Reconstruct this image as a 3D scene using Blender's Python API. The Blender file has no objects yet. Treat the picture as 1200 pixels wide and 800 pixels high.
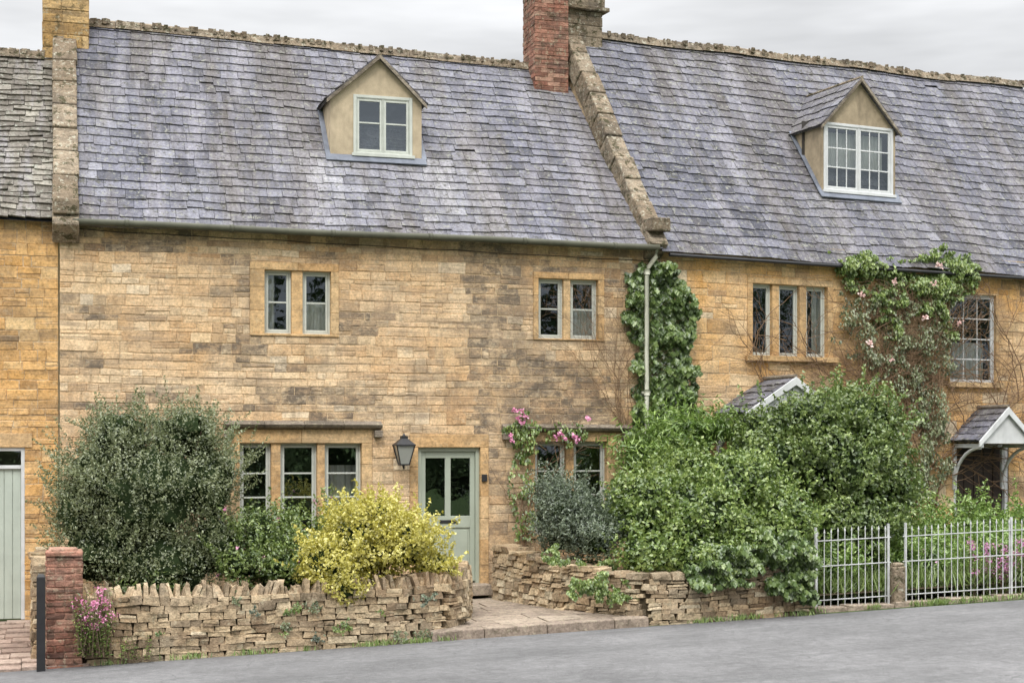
import bpy, math, random
import numpy as np
from math import radians, sin, cos, pi
from mathutils import Vector, Matrix, noise
random.seed(7); rng=np.random.default_rng(7)
R_=random.random
def U(a,b): return random.uniform(a,b)
scene=bpy.context.scene
PHI=radians(16.7); DP=22.7; ZC=2.0; FPX=1800.0; HY=530.0
FW=Vector((sin(PHI),cos(PHI),0)); RT=Vector((cos(PHI),-sin(PHI),0)); UP=Vector((0,0,1))
CAM=Vector((0,-DP,ZC))
class Frame:
    def __init__(s,ox,oy,ang):
        s.o=Vector((ox,oy,0)); s.a=ang
        s.Ux=Vector((cos(ang),sin(ang),0)); s.V=Vector((-sin(ang),cos(ang),0))
    def at(s,px,py,v=0.0):
        d=FW+RT*((px-600)/FPX)+UP*((HY-py)/FPX)
        c=CAM-s.o
        t=(v-c.dot(s.V))/d.dot(s.V)
        p=c+d*t
        return p.dot(s.Ux),p.z
    def w(s,u,v,z): return s.o+s.Ux*u+s.V*v+UP*z
F1=Frame(0,0,0); XJ=F1.at(775,400)[0]
F2=Frame(XJ,0,radians(8))
def gz(x): return -.585+.0337*max(-14,min(28,x))

# ------------------------------------------------------------ mesh builder
class MB:
    def __init__(s): s.v=[];s.f=[];s.c=[];s.m=[]
    def face(s,pts,col=None,mi=0):
        n=len(s.v); s.v.extend([tuple(p) for p in pts]); s.f.append(tuple(range(n,n+len(pts))))
        s.c.append(col or (R_(),R_(),R_())); s.m.append(mi)
    def hexa(s,p,col=None,mi=0):
        n=len(s.v); s.v.extend([tuple(q) for q in p]); col=col or (R_(),R_(),R_())
        for q in ((0,3,2,1),(4,5,6,7),(0,1,5,4),(1,2,6,5),(2,3,7,6),(3,0,4,7)):
            s.f.append(tuple(n+i for i in q)); s.c.append(col); s.m.append(mi)
    def box(s,x0,x1,y0,y1,z0,z1,col=None,mi=0,j=0):
        P=[(x0,y0,z0),(x1,y0,z0),(x1,y1,z0),(x0,y1,z0),(x0,y0,z1),(x1,y0,z1),(x1,y1,z1),(x0,y1,z1)]
        if j: P=[tuple(c+U(-j,j) for c in q) for q in P]
        s.hexa(P,col,mi)
    def tube(s,pts,rad,n=6,col=None,mi=0,cap=True):
        pts=[Vector(p) for p in pts]; col=col or (R_(),R_(),R_())
        if not hasattr(rad,'__len__'): rad=[rad]*len(pts)
        b=len(s.v)
        for i,p in enumerate(pts):
            t=(pts[min(i+1,len(pts)-1)]-pts[max(i-1,0)])
            if t.length<1e-6: t=Vector((0,0,1))
            t.normalize()
            a=t.cross(Vector((0,0,1)) if abs(t.z)<.9 else Vector((1,0,0))).normalized(); c=t.cross(a)
            for k in range(n):
                th=2*pi*k/n; s.v.append(tuple(p+(a*cos(th)+c*sin(th))*rad[i]))
        for i in range(len(pts)-1):
            for k in range(n):
                s.f.append((b+i*n+k,b+i*n+(k+1)%n,b+(i+1)*n+(k+1)%n,b+(i+1)*n+k)); s.c.append(col); s.m.append(mi)
        if cap:
            s.f.append(tuple(b+k for k in range(n))); s.c.append(col); s.m.append(mi)
            e=b+(len(pts)-1)*n
            s.f.append(tuple(e+n-1-k for k in range(n))); s.c.append(col); s.m.append(mi)
    def obj(s,name,mats,parent=None,bevel=0,seg=2,smooth=False):
        me=bpy.data.meshes.new(name); me.from_pydata(s.v,[],s.f)
        if not isinstance(mats,(list,tuple)): mats=[mats]
        for m in mats: me.materials.append(m)
        me.polygons.foreach_set('material_index',s.m)
        ca=me.color_attributes.new('Col','FLOAT_COLOR','CORNER')
        arr=[]
        for f,c in zip(s.f,s.c): arr.extend((c[0],c[1],c[2],1.0)*len(f))
        ca.data.foreach_set('color',arr)
        if smooth: me.polygons.foreach_set('use_smooth',[True]*len(s.f))
        me.update()
        o=bpy.data.objects.new(name,me); scene.collection.objects.link(o)
        if parent: o.parent=parent
        if bevel:
            b=o.modifiers.new('bev','BEVEL'); b.width=bevel; b.segments=seg; b.limit_method='ANGLE'
        return o
def empty(name,fr=None):
    e=bpy.data.objects.new(name,None); scene.collection.objects.link(e); e.empty_display_size=.3
    if fr:
        e.location=fr.o; e.rotation_euler=(0,0,fr.a)
    return e

# ------------------------------------------------------------ materials
class NT:
    def __init__(s,name,rough=.8,spec=.3):
        s.mat=bpy.data.materials.new(name); s.mat.use_nodes=True; s.t=s.mat.node_tree
        s.b=s.t.nodes['Principled BSDF']; s.b.inputs['Roughness'].default_value=rough
        s.b.inputs['Specular IOR Level'].default_value=spec
        s.co=s.n('ShaderNodeTexCoord').outputs['Object']
    def n(s,t,**k):
        x=s.t.nodes.new(t)
        for a,b in k.items(): setattr(x,a,b)
        return x
    def l(s,a,b): s.t.links.new(a,b)
    def attr(s):
        a=s.n('ShaderNodeAttribute',attribute_name='Col'); q=s.n('ShaderNodeSeparateColor'); s.l(a.outputs['Color'],q.inputs[0]); return q.outputs
    def map(s,sc):
        m=s.n('ShaderNodeMapping'); m.inputs['Scale'].default_value=sc; s.l(s.co,m.inputs[0]); return m.outputs[0]
    def noise(s,scale,detail=4,rough=.6,vec=None):
        x=s.n('ShaderNodeTexNoise'); x.inputs['Scale'].default_value=scale; x.inputs['Detail'].default_value=detail; x.inputs['Roughness'].default_value=rough
        s.l(vec if vec is not None else s.co,x.inputs['Vector']); return x.outputs[0]
    def ramp(s,fac,stops,interp='LINEAR'):
        x=s.n('ShaderNodeValToRGB'); r=x.color_ramp; r.interpolation=interp
        while len(r.elements)<len(stops): r.elements.new(.5)
        for e,(p,c) in zip(r.elements,stops):
            e.position=p; e.color=(c,c,c,1) if not hasattr(c,'__len__') else (*c,1)
        s.l(fac,x.inputs[0]); return x.outputs[0]
    def mix(s,fac,a,b,bl='MIX'):
        x=s.n('ShaderNodeMix',data_type='RGBA',blend_type=bl)
        for i,vv in ((0,fac),(6,a),(7,b)):
            if hasattr(vv,'is_output'): s.l(vv,x.inputs[i])
            elif i==0: x.inputs[0].default_value=vv
            else: x.inputs[i].default_value=(*vv,1) if hasattr(vv,'__len__') else (vv,vv,vv,1)
        return x.outputs[2]
    def math(s,op,a,b=0.0):
        x=s.n('ShaderNodeMath',operation=op)
        for i,vv in ((0,a),(1,b)):
            if hasattr(vv,'is_output'): s.l(vv,x.inputs[i])
            else: x.inputs[i].default_value=vv
        return x.outputs[0]
    def bump(s,h,st=.5,d=.01):
        x=s.n('ShaderNodeBump'); x.inputs['Strength'].default_value=st; x.inputs['Distance'].default_value=d
        s.l(h,x.inputs['Height']); s.l(x.outputs[0],s.b.inputs['Normal'])
    def col(s,c):
        if hasattr(c,'is_output'): s.l(c,s.b.inputs['Base Color'])
        else: s.b.inputs['Base Color'].default_value=(*c,1)
        return s.mat

def m_stone(name,stops,stain=.5,staincol=(.13,.10,.07),lich=.25,bumpd=.012,streak=True,lcol=(.42,.38,.27),lsc=11,moss=0,soot=0,sootcol=(.12,.095,.07)):
    t=NT(name,.92,.15); A=t.attr()
    c=t.ramp(A[0],stops)
    big=t.noise(.9,3,.6); c=t.mix(t.ramp(big,[(.35,0),(.7,.5)]),c,tuple(x*1.12 for x in stops[-1][1]))
    f=t.noise(30,4,.74); c=t.mix(.9,c,t.ramp(f,[(.25,.46),(.5,1.05),(.75,1.42)]),'MULTIPLY')
    m=t.noise(6,4,.7); c=t.mix(.8,c,t.ramp(m,[(.3,.58),(.5,1.06),(.75,1.25)]),'MULTIPLY')
    if streak:
        h=t.noise(1,4,.72,t.map((.6,.6,10))); c=t.mix(t.math('MULTIPLY',t.math('MULTIPLY',t.ramp(h,[(.48,0),(.58,1)]),t.ramp(big,[(.40,.3),(.55,1)])),stain),c,staincol)
        v=t.noise(1,4,.74,t.map((1.2,1.2,.4))); c=t.mix(t.math('MULTIPLY',t.ramp(v,[(.52,0),(.66,1)]),stain),c,staincol)
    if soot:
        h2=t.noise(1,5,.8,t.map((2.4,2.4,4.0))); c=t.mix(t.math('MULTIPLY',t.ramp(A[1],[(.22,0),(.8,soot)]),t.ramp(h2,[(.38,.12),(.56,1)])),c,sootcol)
    l=t.noise(lsc,4,.78); c=t.mix(t.math('MULTIPLY',t.ramp(l,[(.56,0),(.63,1)]),lich),c,lcol)
    if moss: 
        l=t.noise(7,4,.8,t.map((1,1.2,1.1))); c=t.mix(t.math('MULTIPLY',t.ramp(l,[(.54,0),(.60,1)]),moss),c,(.055,.05,.025))
    t.bump(t.noise(14,4,.75),1,bumpd*1.6)
    return t.col(c)
def m_plain(name,c,rough=.5,var=.15,scale=6,bump=.002,spec=.4,metal=0,dirt=.3):
    t=NT(name,rough,spec); t.b.inputs['Metallic'].default_value=metal
    n=t.noise(scale,3,.65); k=t.mix(1,c,t.ramp(n,[(.3,1-var),(.7,1+var)]),'MULTIPLY')
    d=t.noise(2.2,3,.75,t.map((1,1,.45))); k=t.mix(t.math('MULTIPLY',t.ramp(d,[(.5,0),(.75,1)]),dirt),k,tuple(x*.45 for x in c))
    if bump: t.bump(t.noise(60,2),.5,bump)
    return t.col(k)
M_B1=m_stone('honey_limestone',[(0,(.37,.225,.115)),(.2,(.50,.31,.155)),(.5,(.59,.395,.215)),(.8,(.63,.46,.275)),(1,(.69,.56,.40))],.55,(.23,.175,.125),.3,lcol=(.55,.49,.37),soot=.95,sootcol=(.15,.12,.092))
M_B2=m_stone('ochre_limestone',[(0,(.33,.18,.075)),(.25,(.53,.29,.10)),(.6,(.62,.36,.135)),(.85,(.64,.44,.23)),(1,(.72,.60,.43))],.42,(.21,.15,.10),.3,lcol=(.55,.47,.34),soot=.9,sootcol=(.15,.115,.08))
M_B0=m_stone('orange_limestone',[(0,(.31,.17,.07)),(.3,(.51,.285,.10)),(.7,(.60,.345,.13)),(1,(.62,.44,.23))],.4,(.21,.15,.10),lcol=(.55,.46,.32),soot=.9,sootcol=(.15,.115,.08))
M_MORT=m_stone('lime_mortar',[(0,(.42,.30,.18)),(1,(.50,.375,.24))],.5,(.19,.15,.10))
M_DRESS=m_stone('dressed_stone',[(0,(.43,.26,.12)),(.5,(.52,.33,.155)),(1,(.58,.41,.23))],.4,(.22,.16,.10),streak=True,bumpd=.006)
M_DARKST=m_stone('weathered_dark_stone',[(0,(.14,.115,.09)),(.5,(.20,.165,.13)),(1,(.28,.24,.19))],.5,(.06,.055,.045),.5)
M_COPE=m_stone('lichened_coping_stone',[(0,(.14,.105,.07)),(.5,(.19,.145,.10)),(1,(.27,.22,.16))],.55,(.07,.06,.05),.85,lcol=(.40,.38,.30),lsc=13,moss=.9,bumpd=.02)
M_CHIM=m_stone('weathered_golden_stone',[(0,(.30,.18,.07)),(.5,(.42,.26,.10)),(1,(.50,.35,.18))],.7,(.12,.09,.06),.6,moss=.6)
M_DRY=m_stone('drystone_limestone',[(0,(.12,.085,.055)),(.3,(.24,.165,.10)),(.6,(.35,.25,.15)),(.85,(.45,.34,.21)),(1,(.53,.45,.32))],.45,(.12,.095,.065),lich=.5,bumpd=.02,streak=False,moss=.45)
M_BRICK=m_stone('old_red_brick',[(0,(.09,.045,.035)),(.35,(.20,.08,.055)),(.7,(.28,.115,.08)),(1,(.36,.22,.16))],.65,(.08,.06,.05),.5,streak=True,moss=.4)
M_FLAG=m_stone('flagstone',[(0,(.19,.15,.12)),(.5,(.25,.20,.155)),(1,(.31,.255,.20))],.4,(.10,.09,.06),.4,streak=False,moss=.35)

def m_slate(name,stops,warm=.45,lich=.5):
    t=NT(name,.75,.2); A=t.attr()
    c=t.ramp(A[0],stops)
    s=t.noise(1,4,.68,t.map((1.3,.25,.25))); c=t.mix(t.math('MULTIPLY',t.ramp(s,[(.43,0),(.60,1)]),warm),c,(.092,.078,.066))
    s2=t.noise(1,4,.7,t.map((2.2,.3,.3))); c=t.mix(t.math('MULTIPLY',t.ramp(s2,[(.50,0),(.66,1)]),.6),c,(.225,.215,.24))
    c=t.mix(t.math('MULTIPLY',A[1],t.ramp(t.noise(1,5,.8,t.map((6,1.2,1.2))),[(.34,0),(.66,1)])),c,(.38,.375,.39))
    f=t.noise(22,4,.8); c=t.mix(.9,c,t.ramp(f,[(.28,.42),(.5,1.04),(.72,1.6)]),'MULTIPLY')
    l=t.noise(12,4,.84); c=t.mix(t.math('MULTIPLY',t.ramp(l,[(.56,0),(.62,1)]),lich),c,(.25,.25,.21))
    l2=t.noise(7,4,.84,t.map((1.2,1,1))); c=t.mix(t.math('MULTIPLY',t.ramp(l2,[(.56,0),(.62,1)]),lich),c,(.05,.048,.034))
    t.bump(t.noise(18,3,.7),.7,.01); return t.col(c)
SL=[(0,(.056,.057,.072)),(.3,(.10,.10,.122)),(.7,(.132,.132,.162)),(1,(.19,.19,.218))]
M_SL1=m_slate('blue_grey_slate',SL,.7,.7)
M_SL2=m_slate('grey_slate',[(a,tuple(x*.97 for x in b)) for a,b in SL],.6,.8)
M_SL0=m_slate('stone_roof_tile',[(0,(.08,.07,.055)),(.5,(.14,.125,.105)),(1,(.26,.24,.20))],.6,.95)
M_UNDER=m_plain('roof_underlay',(.03,.03,.035),.9)
M_TIM=m_plain('pale_sage_paint',(.52,.54,.49),.45,.08,5,.001,dirt=.25)
M_WHITE=m_plain('white_paint',(.60,.61,.61),.4,.08,5,.001,dirt=.45)
M_RAIL=m_plain('weathered_white_iron',(.52,.53,.52),.5,.2,9,.001,dirt=.6)
M_DOOR=m_plain('sage_door_paint',(.37,.41,.335),.42,.06,4,.001,dirt=.2)
M_DOORL=m_plain('pale_green_door_paint',(.42,.47,.41),.5,.06,4,.001,dirt=.3)
M_CREAM=m_plain('cream_render',(.47,.385,.27),.9,.18,4,.006,.2,dirt=.75)
M_BUFF=m_plain('buff_render',(.34,.275,.19),.9,.25,4,.006,.2,dirt=.9)
M_LEAD=m_plain('lead_flashing',(.15,.165,.20),.6,.2,5,.002,.3,dirt=.6)
M_GUT=m_plain('gutter_paint',(.085,.085,.06),.6,.15,5,.001,.2,dirt=.6)
M_PIPE=m_plain('downpipe_paint',(.46,.46,.37),.45,.08,5,.001,dirt=.3)
M_BLACK=m_plain('black_iron',(.02,.02,.022),.45,.2,8,.001)
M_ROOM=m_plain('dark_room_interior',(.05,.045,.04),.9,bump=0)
M_CURT=m_plain('linen_curtain',(.62,.60,.56),.9,.1,3,0)
M_BARK=m_plain('twig_bark',(.14,.10,.07),.9,.3,20,.004,.2)
M_TWIG=m_plain('dry_rose_twig',(.20,.13,.08),.9,.3,20,.003,.2)
M_SOIL=m_plain('garden_soil',(.07,.055,.035),.95,.4,6,.02,.1)
M_LGLASS=m_plain('lantern_glass',(.30,.31,.28),.15,.1,3,0,.6)
def m_glass():
    t=NT('window_glass'); g=t.n('ShaderNodeBsdfGlossy'); g.inputs['Roughness'].default_value=.015; g.inputs['Color'].default_value=(.80,.90,1,1)
    tr=t.n('ShaderNodeBsdfTransparent'); tr.inputs['Color'].default_value=(.8,.84,.82,1)
    fr=t.n('ShaderNodeLayerWeight'); fr.inputs[0].default_value=.25
    f=t.math('ADD',t.math('MULTIPLY',fr.outputs['Fresnel'],.6),.15)
    m=t.n('ShaderNodeMixShader'); t.l(f,m.inputs[0]); t.l(tr.outputs[0],m.inputs[1]); t.l(g.outputs[0],m.inputs[2])
    bp=t.n('ShaderNodeBump'); bp.inputs['Strength'].default_value=.3; bp.inputs['Distance'].default_value=.008
    t.l(t.noise(2.6,2),bp.inputs['Height']); t.l(bp.outputs[0],g.inputs['Normal'])
    t.l(m.outputs[0],t.t.nodes['Material Output'].inputs[0]); return t.mat
M_GLASS=m_glass()
def m_leaf(name,dark,mid,light,trans=.25,spec=.06,rough=.4):
    t=NT(name); A=t.attr(); t.t.nodes.remove(t.b)
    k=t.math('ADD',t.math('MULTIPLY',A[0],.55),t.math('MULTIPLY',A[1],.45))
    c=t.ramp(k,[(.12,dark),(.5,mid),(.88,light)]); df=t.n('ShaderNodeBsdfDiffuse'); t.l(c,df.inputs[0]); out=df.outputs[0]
    if trans>0:
        tr=t.n('ShaderNodeBsdfTranslucent'); t.l(c,tr.inputs[0])
        m=t.n('ShaderNodeMixShader'); m.inputs[0].default_value=trans
        t.l(out,m.inputs[1]); t.l(tr.outputs[0],m.inputs[2]); out=m.outputs[0]
        g=t.n('ShaderNodeBsdfGlossy'); g.inputs[0].default_value=(1,1,1,1); g.inputs['Roughness'].default_value=rough
        m=t.n('ShaderNodeMixShader'); m.inputs[0].default_value=spec
        t.l(out,m.inputs[1]); t.l(g.outputs[0],m.inputs[2]); out=m.outputs[0]
    t.l(out,t.t.nodes['Material Output'].inputs[0])
    return t.mat
L_OLIVE=m_leaf('olive_grey_leaf',(.055,.075,.03),(.145,.175,.075),(.28,.31,.16))
L_GOLD=m_leaf('golden_leaf',(.17,.17,.02),(.50,.45,.07),(.74,.69,.22),.35)
L_GREEN=m_leaf('laurel_leaf',(.045,.085,.014),(.14,.215,.042),(.31,.39,.11))
L_DEEP=m_leaf('deep_green_leaf',(.04,.075,.016),(.115,.175,.04),(.25,.32,.09))
L_IVY=m_leaf('ivy_leaf',(.035,.065,.016),(.10,.165,.04),(.23,.31,.09))
L_GREY=m_leaf('grey_green_leaf',(.045,.065,.04),(.11,.145,.09),(.23,.28,.18))
L_FERN=m_leaf('fern_leaf',(.055,.11,.015),(.155,.26,.045),(.32,.44,.115))
L_GRASS=m_leaf('grass_blade',(.08,.13,.02),(.19,.28,.06),(.34,.44,.14))
L_TREE=m_leaf('oak_leaf',(.02,.035,.015),(.05,.07,.03),(.09,.12,.05),0)
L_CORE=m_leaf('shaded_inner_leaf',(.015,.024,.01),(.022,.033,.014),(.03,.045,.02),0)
P_PINK=m_leaf('pink_petal',(.50,.12,.28),(.74,.25,.45),(.85,.50,.64),.3)
P_PALE=m_leaf('pale_rose_petal',(.62,.35,.32),(.78,.52,.48),(.85,.70,.64),.3)
P_MAUVE=m_leaf('mauve_petal',(.40,.12,.30),(.60,.22,.45),(.70,.42,.60),.3)

# ------------------------------------------------------------ leaves
def unit(a): return a/np.maximum(np.linalg.norm(a,axis=1,keepdims=True),1e-6)
def leaves(name,P,N,L,W,mat,tan=None,g=None,parent=None):
    P=np.asarray(P,float); n=len(P)
    if n==0: return None
    N=unit(np.asarray(N,float)+0)
    T=rng.normal(size=(n,3)) if tan is None else np.asarray(tan,float)+rng.normal(size=(n,3))*.22
    T=unit(T-N*np.sum(T*N,axis=1,keepdims=True)); B=np.cross(N,T)
    s=rng.uniform(.6,1.35,(n,1)); L=np.broadcast_to(np.asarray(L,float).reshape(-1,1),(n,1))*s; W=np.broadcast_to(np.asarray(W,float).reshape(-1,1),(n,1))*s
    V=np.empty((n,4,3)); V[:,0]=P-T*L*.5; V[:,1]=P+B*W*.5+N*W*.22; V[:,2]=P+T*L*.5-N*L*.1; V[:,3]=P-B*W*.5+N*W*.22
    b=np.arange(n)[:,None]*4; tri=np.concatenate([b+np.array([0,1,2]),b+np.array([0,2,3])],axis=1).reshape(-1)
    me=bpy.data.meshes.new(name); me.vertices.add(4*n); me.vertices.foreach_set('co',V.reshape(-1).astype(np.float32))
    me.loops.add(6*n); me.loops.foreach_set('vertex_index',tri.astype(np.int32))
    me.polygons.add(2*n); me.polygons.foreach_set('loop_start',np.arange(0,6*n,3,dtype=np.int32)); 
    try: me.polygons.foreach_set('loop_total',np.full(2*n,3,dtype=np.int32))
    except Exception: pass
    me.update(calc_edges=True)
    C=np.ones((n,4,4),np.float32); C[:,:,0]=rng.random((n,1)); C[:,:,1]=(np.full(n,.5) if g is None else np.clip(g,0,1))[:,None]; C[:,:,2]=rng.random((n,1))
    ca=me.color_attributes.new('Col','FLOAT_COLOR','POINT'); ca.data.foreach_set('color',C.reshape(-1))
    me.materials.append(mat)
    o=bpy.data.objects.new(name,me); scene.collection.objects.link(o)
    if parent: o.parent=parent
    return o
def nz(p,f,off=0): return noise.noise(Vector((p[0]*f+off,p[1]*f,p[2]*f-off)))
def shrub(name,lumps,n,L,W,mat,fuzz=.10,disp=.3,freq=1.6,sprigs=80,slen=.25,base=None,core=.72,up=.0,flowers=None,hole=.24):
    area=[l[1][0]*l[1][2] for l in lumps]; tot=sum(area); P=[];N=[];G=[]
    cm=MB()
    def rad(c,d,i):
        q=(c[0]+d[0]*1.0,c[1]+d[1],c[2]+d[2])
        return 1+disp*nz(q,freq,i*3.1)+disp*.6*nz(q,freq*2.7,5)+disp*.4*nz(q,freq*7,9)
    for i,(c,r) in enumerate(lumps):
        k=int(n*area[i]/tot); D=unit(rng.normal(size=(k,3)))
        D=D[D[:,2]>-.8]
        for d in D:
            f=rad(c,d,i)
            rr=f-abs(rng.normal(0,fuzz))
            p=(c[0]+d[0]*r[0]*rr,c[1]+d[1]*r[1]*rr,c[2]+d[2]*r[2]*rr)
            h=nz(p,3.4,2)+.5*nz(p,8,6)
            if h<-hole and rr>f-.13 and R_()<.9: continue
            bad=False
            for j,(c2,r2) in enumerate(lumps):
                if j!=i and ((p[0]-c2[0])/r2[0])**2+((p[1]-c2[1])/r2[1])**2+((p[2]-c2[2])/r2[2])**2<.42: bad=True;break
            if bad: continue
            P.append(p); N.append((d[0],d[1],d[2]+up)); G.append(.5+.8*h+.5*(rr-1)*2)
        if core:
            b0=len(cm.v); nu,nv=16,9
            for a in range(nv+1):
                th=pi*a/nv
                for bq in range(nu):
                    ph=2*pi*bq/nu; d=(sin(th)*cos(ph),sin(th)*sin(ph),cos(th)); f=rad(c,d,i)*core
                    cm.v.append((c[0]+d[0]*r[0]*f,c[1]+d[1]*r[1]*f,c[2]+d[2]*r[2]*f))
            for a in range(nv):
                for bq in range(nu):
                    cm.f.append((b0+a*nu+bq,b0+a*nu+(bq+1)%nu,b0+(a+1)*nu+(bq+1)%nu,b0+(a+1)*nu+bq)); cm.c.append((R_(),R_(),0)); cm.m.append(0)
    for k in range(sprigs):
        i=random.choices(range(len(lumps)),area)[0]; c,r=lumps[i]
        d=unit(rng.normal(size=(1,3)))[0]; d[2]=abs(d[2])*.9 if R_()<.75 else d[2]*.4
        f=rad(c,d,i)-.05; p=np.array([c[0]+d[0]*r[0]*f,c[1]+d[1]*r[1]*f,c[2]+d[2]*r[2]*f])
        dr=unit((d+np.array([U(-.5,.5),U(-.5,.5),U(.2,.8)]))[None])[0]; ln=slen*U(.3,1.5); m=int(ln/(L*.30))+2
        for q in range(m):
            s=q/m; pp=p+dr*ln*s+rng.normal(size=3)*L*.5*(1-s*.5)
            P.append(tuple(pp)); N.append(tuple(rng.normal(size=3)+np.array([0,0,.4]))); G.append(.55+.4*R_())
    N=np.array(N)+rng.normal(size=(len(N),3))*.75
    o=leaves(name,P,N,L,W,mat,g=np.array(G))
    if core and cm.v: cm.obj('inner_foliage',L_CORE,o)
    if base:
        sm=MB()
        for i,(c,r) in enumerate(lumps):
            for k in range(3):
                e=Vector(c)+Vector((U(-.5,.5)*r[0],U(-.5,.5)*r[1],U(0,.5)*r[2])); b=Vector(base)+Vector((U(-.15,.15),U(-.12,.12),0))
                mid=(b+e)/2+Vector((U(-.1,.1),U(-.1,.1),.1)); sm.tube([b,mid,e],[.03,.02,.008],6)
        sm.obj('stems',M_BARK,o)
    if flowers:
        fm,cnt,fs,col=flowers; FP=[];FN=[]
        idx=rng.integers(0,len(P),cnt)
        for q in idx:
            p=np.array(P[q])+unit(N[q][None])[0]*.03
            for z in range(9): FP.append(p+rng.normal(size=3)*fs*.4); FN.append(rng.normal(size=3)+np.array([0,-.6,.5]))
        leaves('flowers',FP,FN,fs,fs*.8,fm,parent=o)
    return o

# ------------------------------------------------------------ masonry
def facing(mb,u0,u1,z0,z1,ops,hm=(.12,.19),wm=(.18,.5),seed=0,mi=0,plane=0.0,split=.16,soot=None,hm2=None,zsw=0):
    def wav(u,z): return .024*noise.noise(Vector((u*.6,z*.8,seed)))+.008*noise.noise(Vector((u*3,z*3,seed)))
    def stone(x,xe,lo,hi,tone):
        g=.002; e=.008*U(.5,1.6); dv=plane+U(-.006,.003); j=lambda:U(-.007,.007)
        cx=(x+xe)/2; cz=(lo+hi)/2
        loc=.26*noise.noise(Vector((cx*.8,cz*.9,seed+3)))
        c=(min(1,max(0,random.gauss(.5+tone+loc,.20) if R_()>.08 else U(0,1))),min(1,max(0,(soot(cx,cz) if soot else 0)*U(.6,1.2))),R_())
        q=[(x+g,lo+g),(xe-g,lo+g),(xe-g,hi-g),(x+g,hi-g)]
        q=[(p[0]+j(),p[1]+wav(*p)+j()) for p in q]
        inn=[(p[0]+(e if p[0]<cx else -e),p[1]+(e if i<2 else -e)) for i,p in enumerate(q)]
        n=len(mb.v)
        mb.v.extend([(p[0],plane+.007,p[1]) for p in q]); mb.v.extend([(p[0],dv+U(-.003,.003),p[1]) for p in inn])
        for ff in ((4,5,6,7),(0,1,5,4),(1,2,6,5),(2,3,7,6),(3,0,4,7)):
            mb.f.append(tuple(n+t for t in ff)); mb.c.append(c); mb.m.append(mi)
    z=z0
    while z<z1-.02:
        H=hm2 if (hm2 and z>zsw) else hm
        h=U(*H)*(1 if R_()>.18 else .65); zt=min(z+h,z1)
        if z1-zt<.06: zt=z1
        cuts=sorted({u0,u1}|{x for o in ops if o[2]<zt and o[3]>z for x in (o[0],o[1]) if u0<x<u1})
        for a,b in zip(cuts[:-1],cuts[1:]):
            lo,hi=z,zt; m=(a+b)/2; skip=False
            for o in ops:
                if o[0]<m<o[1] and o[2]<hi and o[3]>lo:
                    if o[2]>lo+.03: hi=min(hi,o[2])
                    elif o[3]<hi-.03: lo=max(lo,o[3])
                    else: skip=True
            if skip: continue
            x=a; tone=U(-.08,.08)
            while x<b-1e-4:
                w=random.triangular(wm[0],wm[1],wm[0]*1.3)*(.7+2.2*(hi-lo))
                if R_()<.15: w*=.5
                xe=x+w
                if b-xe<.1: xe=b
                if R_()<split and hi-lo>.12:
                    k=lo+(hi-lo)*U(.38,.62); stone(x,xe,lo,k,tone); stone(x,xe,k,hi,tone)
                else: stone(x,xe,lo,hi,tone)
                x=xe
        z=zt
def backing(mb,u0,u1,z0,z1,ops,v=.0055):
    us=sorted({u0,u1}|{x for o in ops for x in o[:2] if u0<x<u1}); zs=sorted({z0,z1}|{x for o in ops for x in o[2:4] if z0<x<z1})
    for a,b in zip(us[:-1],us[1:]):
        for c,d in zip(zs[:-1],zs[1:]):
            m,k=(a+b)/2,(c+d)/2
            if any(o[0]<m<o[1] and o[2]<k<o[3] for o in ops): continue
            mb.face([(a,v,c),(b,v,c),(b,v,d),(a,v,d)],(R_(),0,0))
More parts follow.
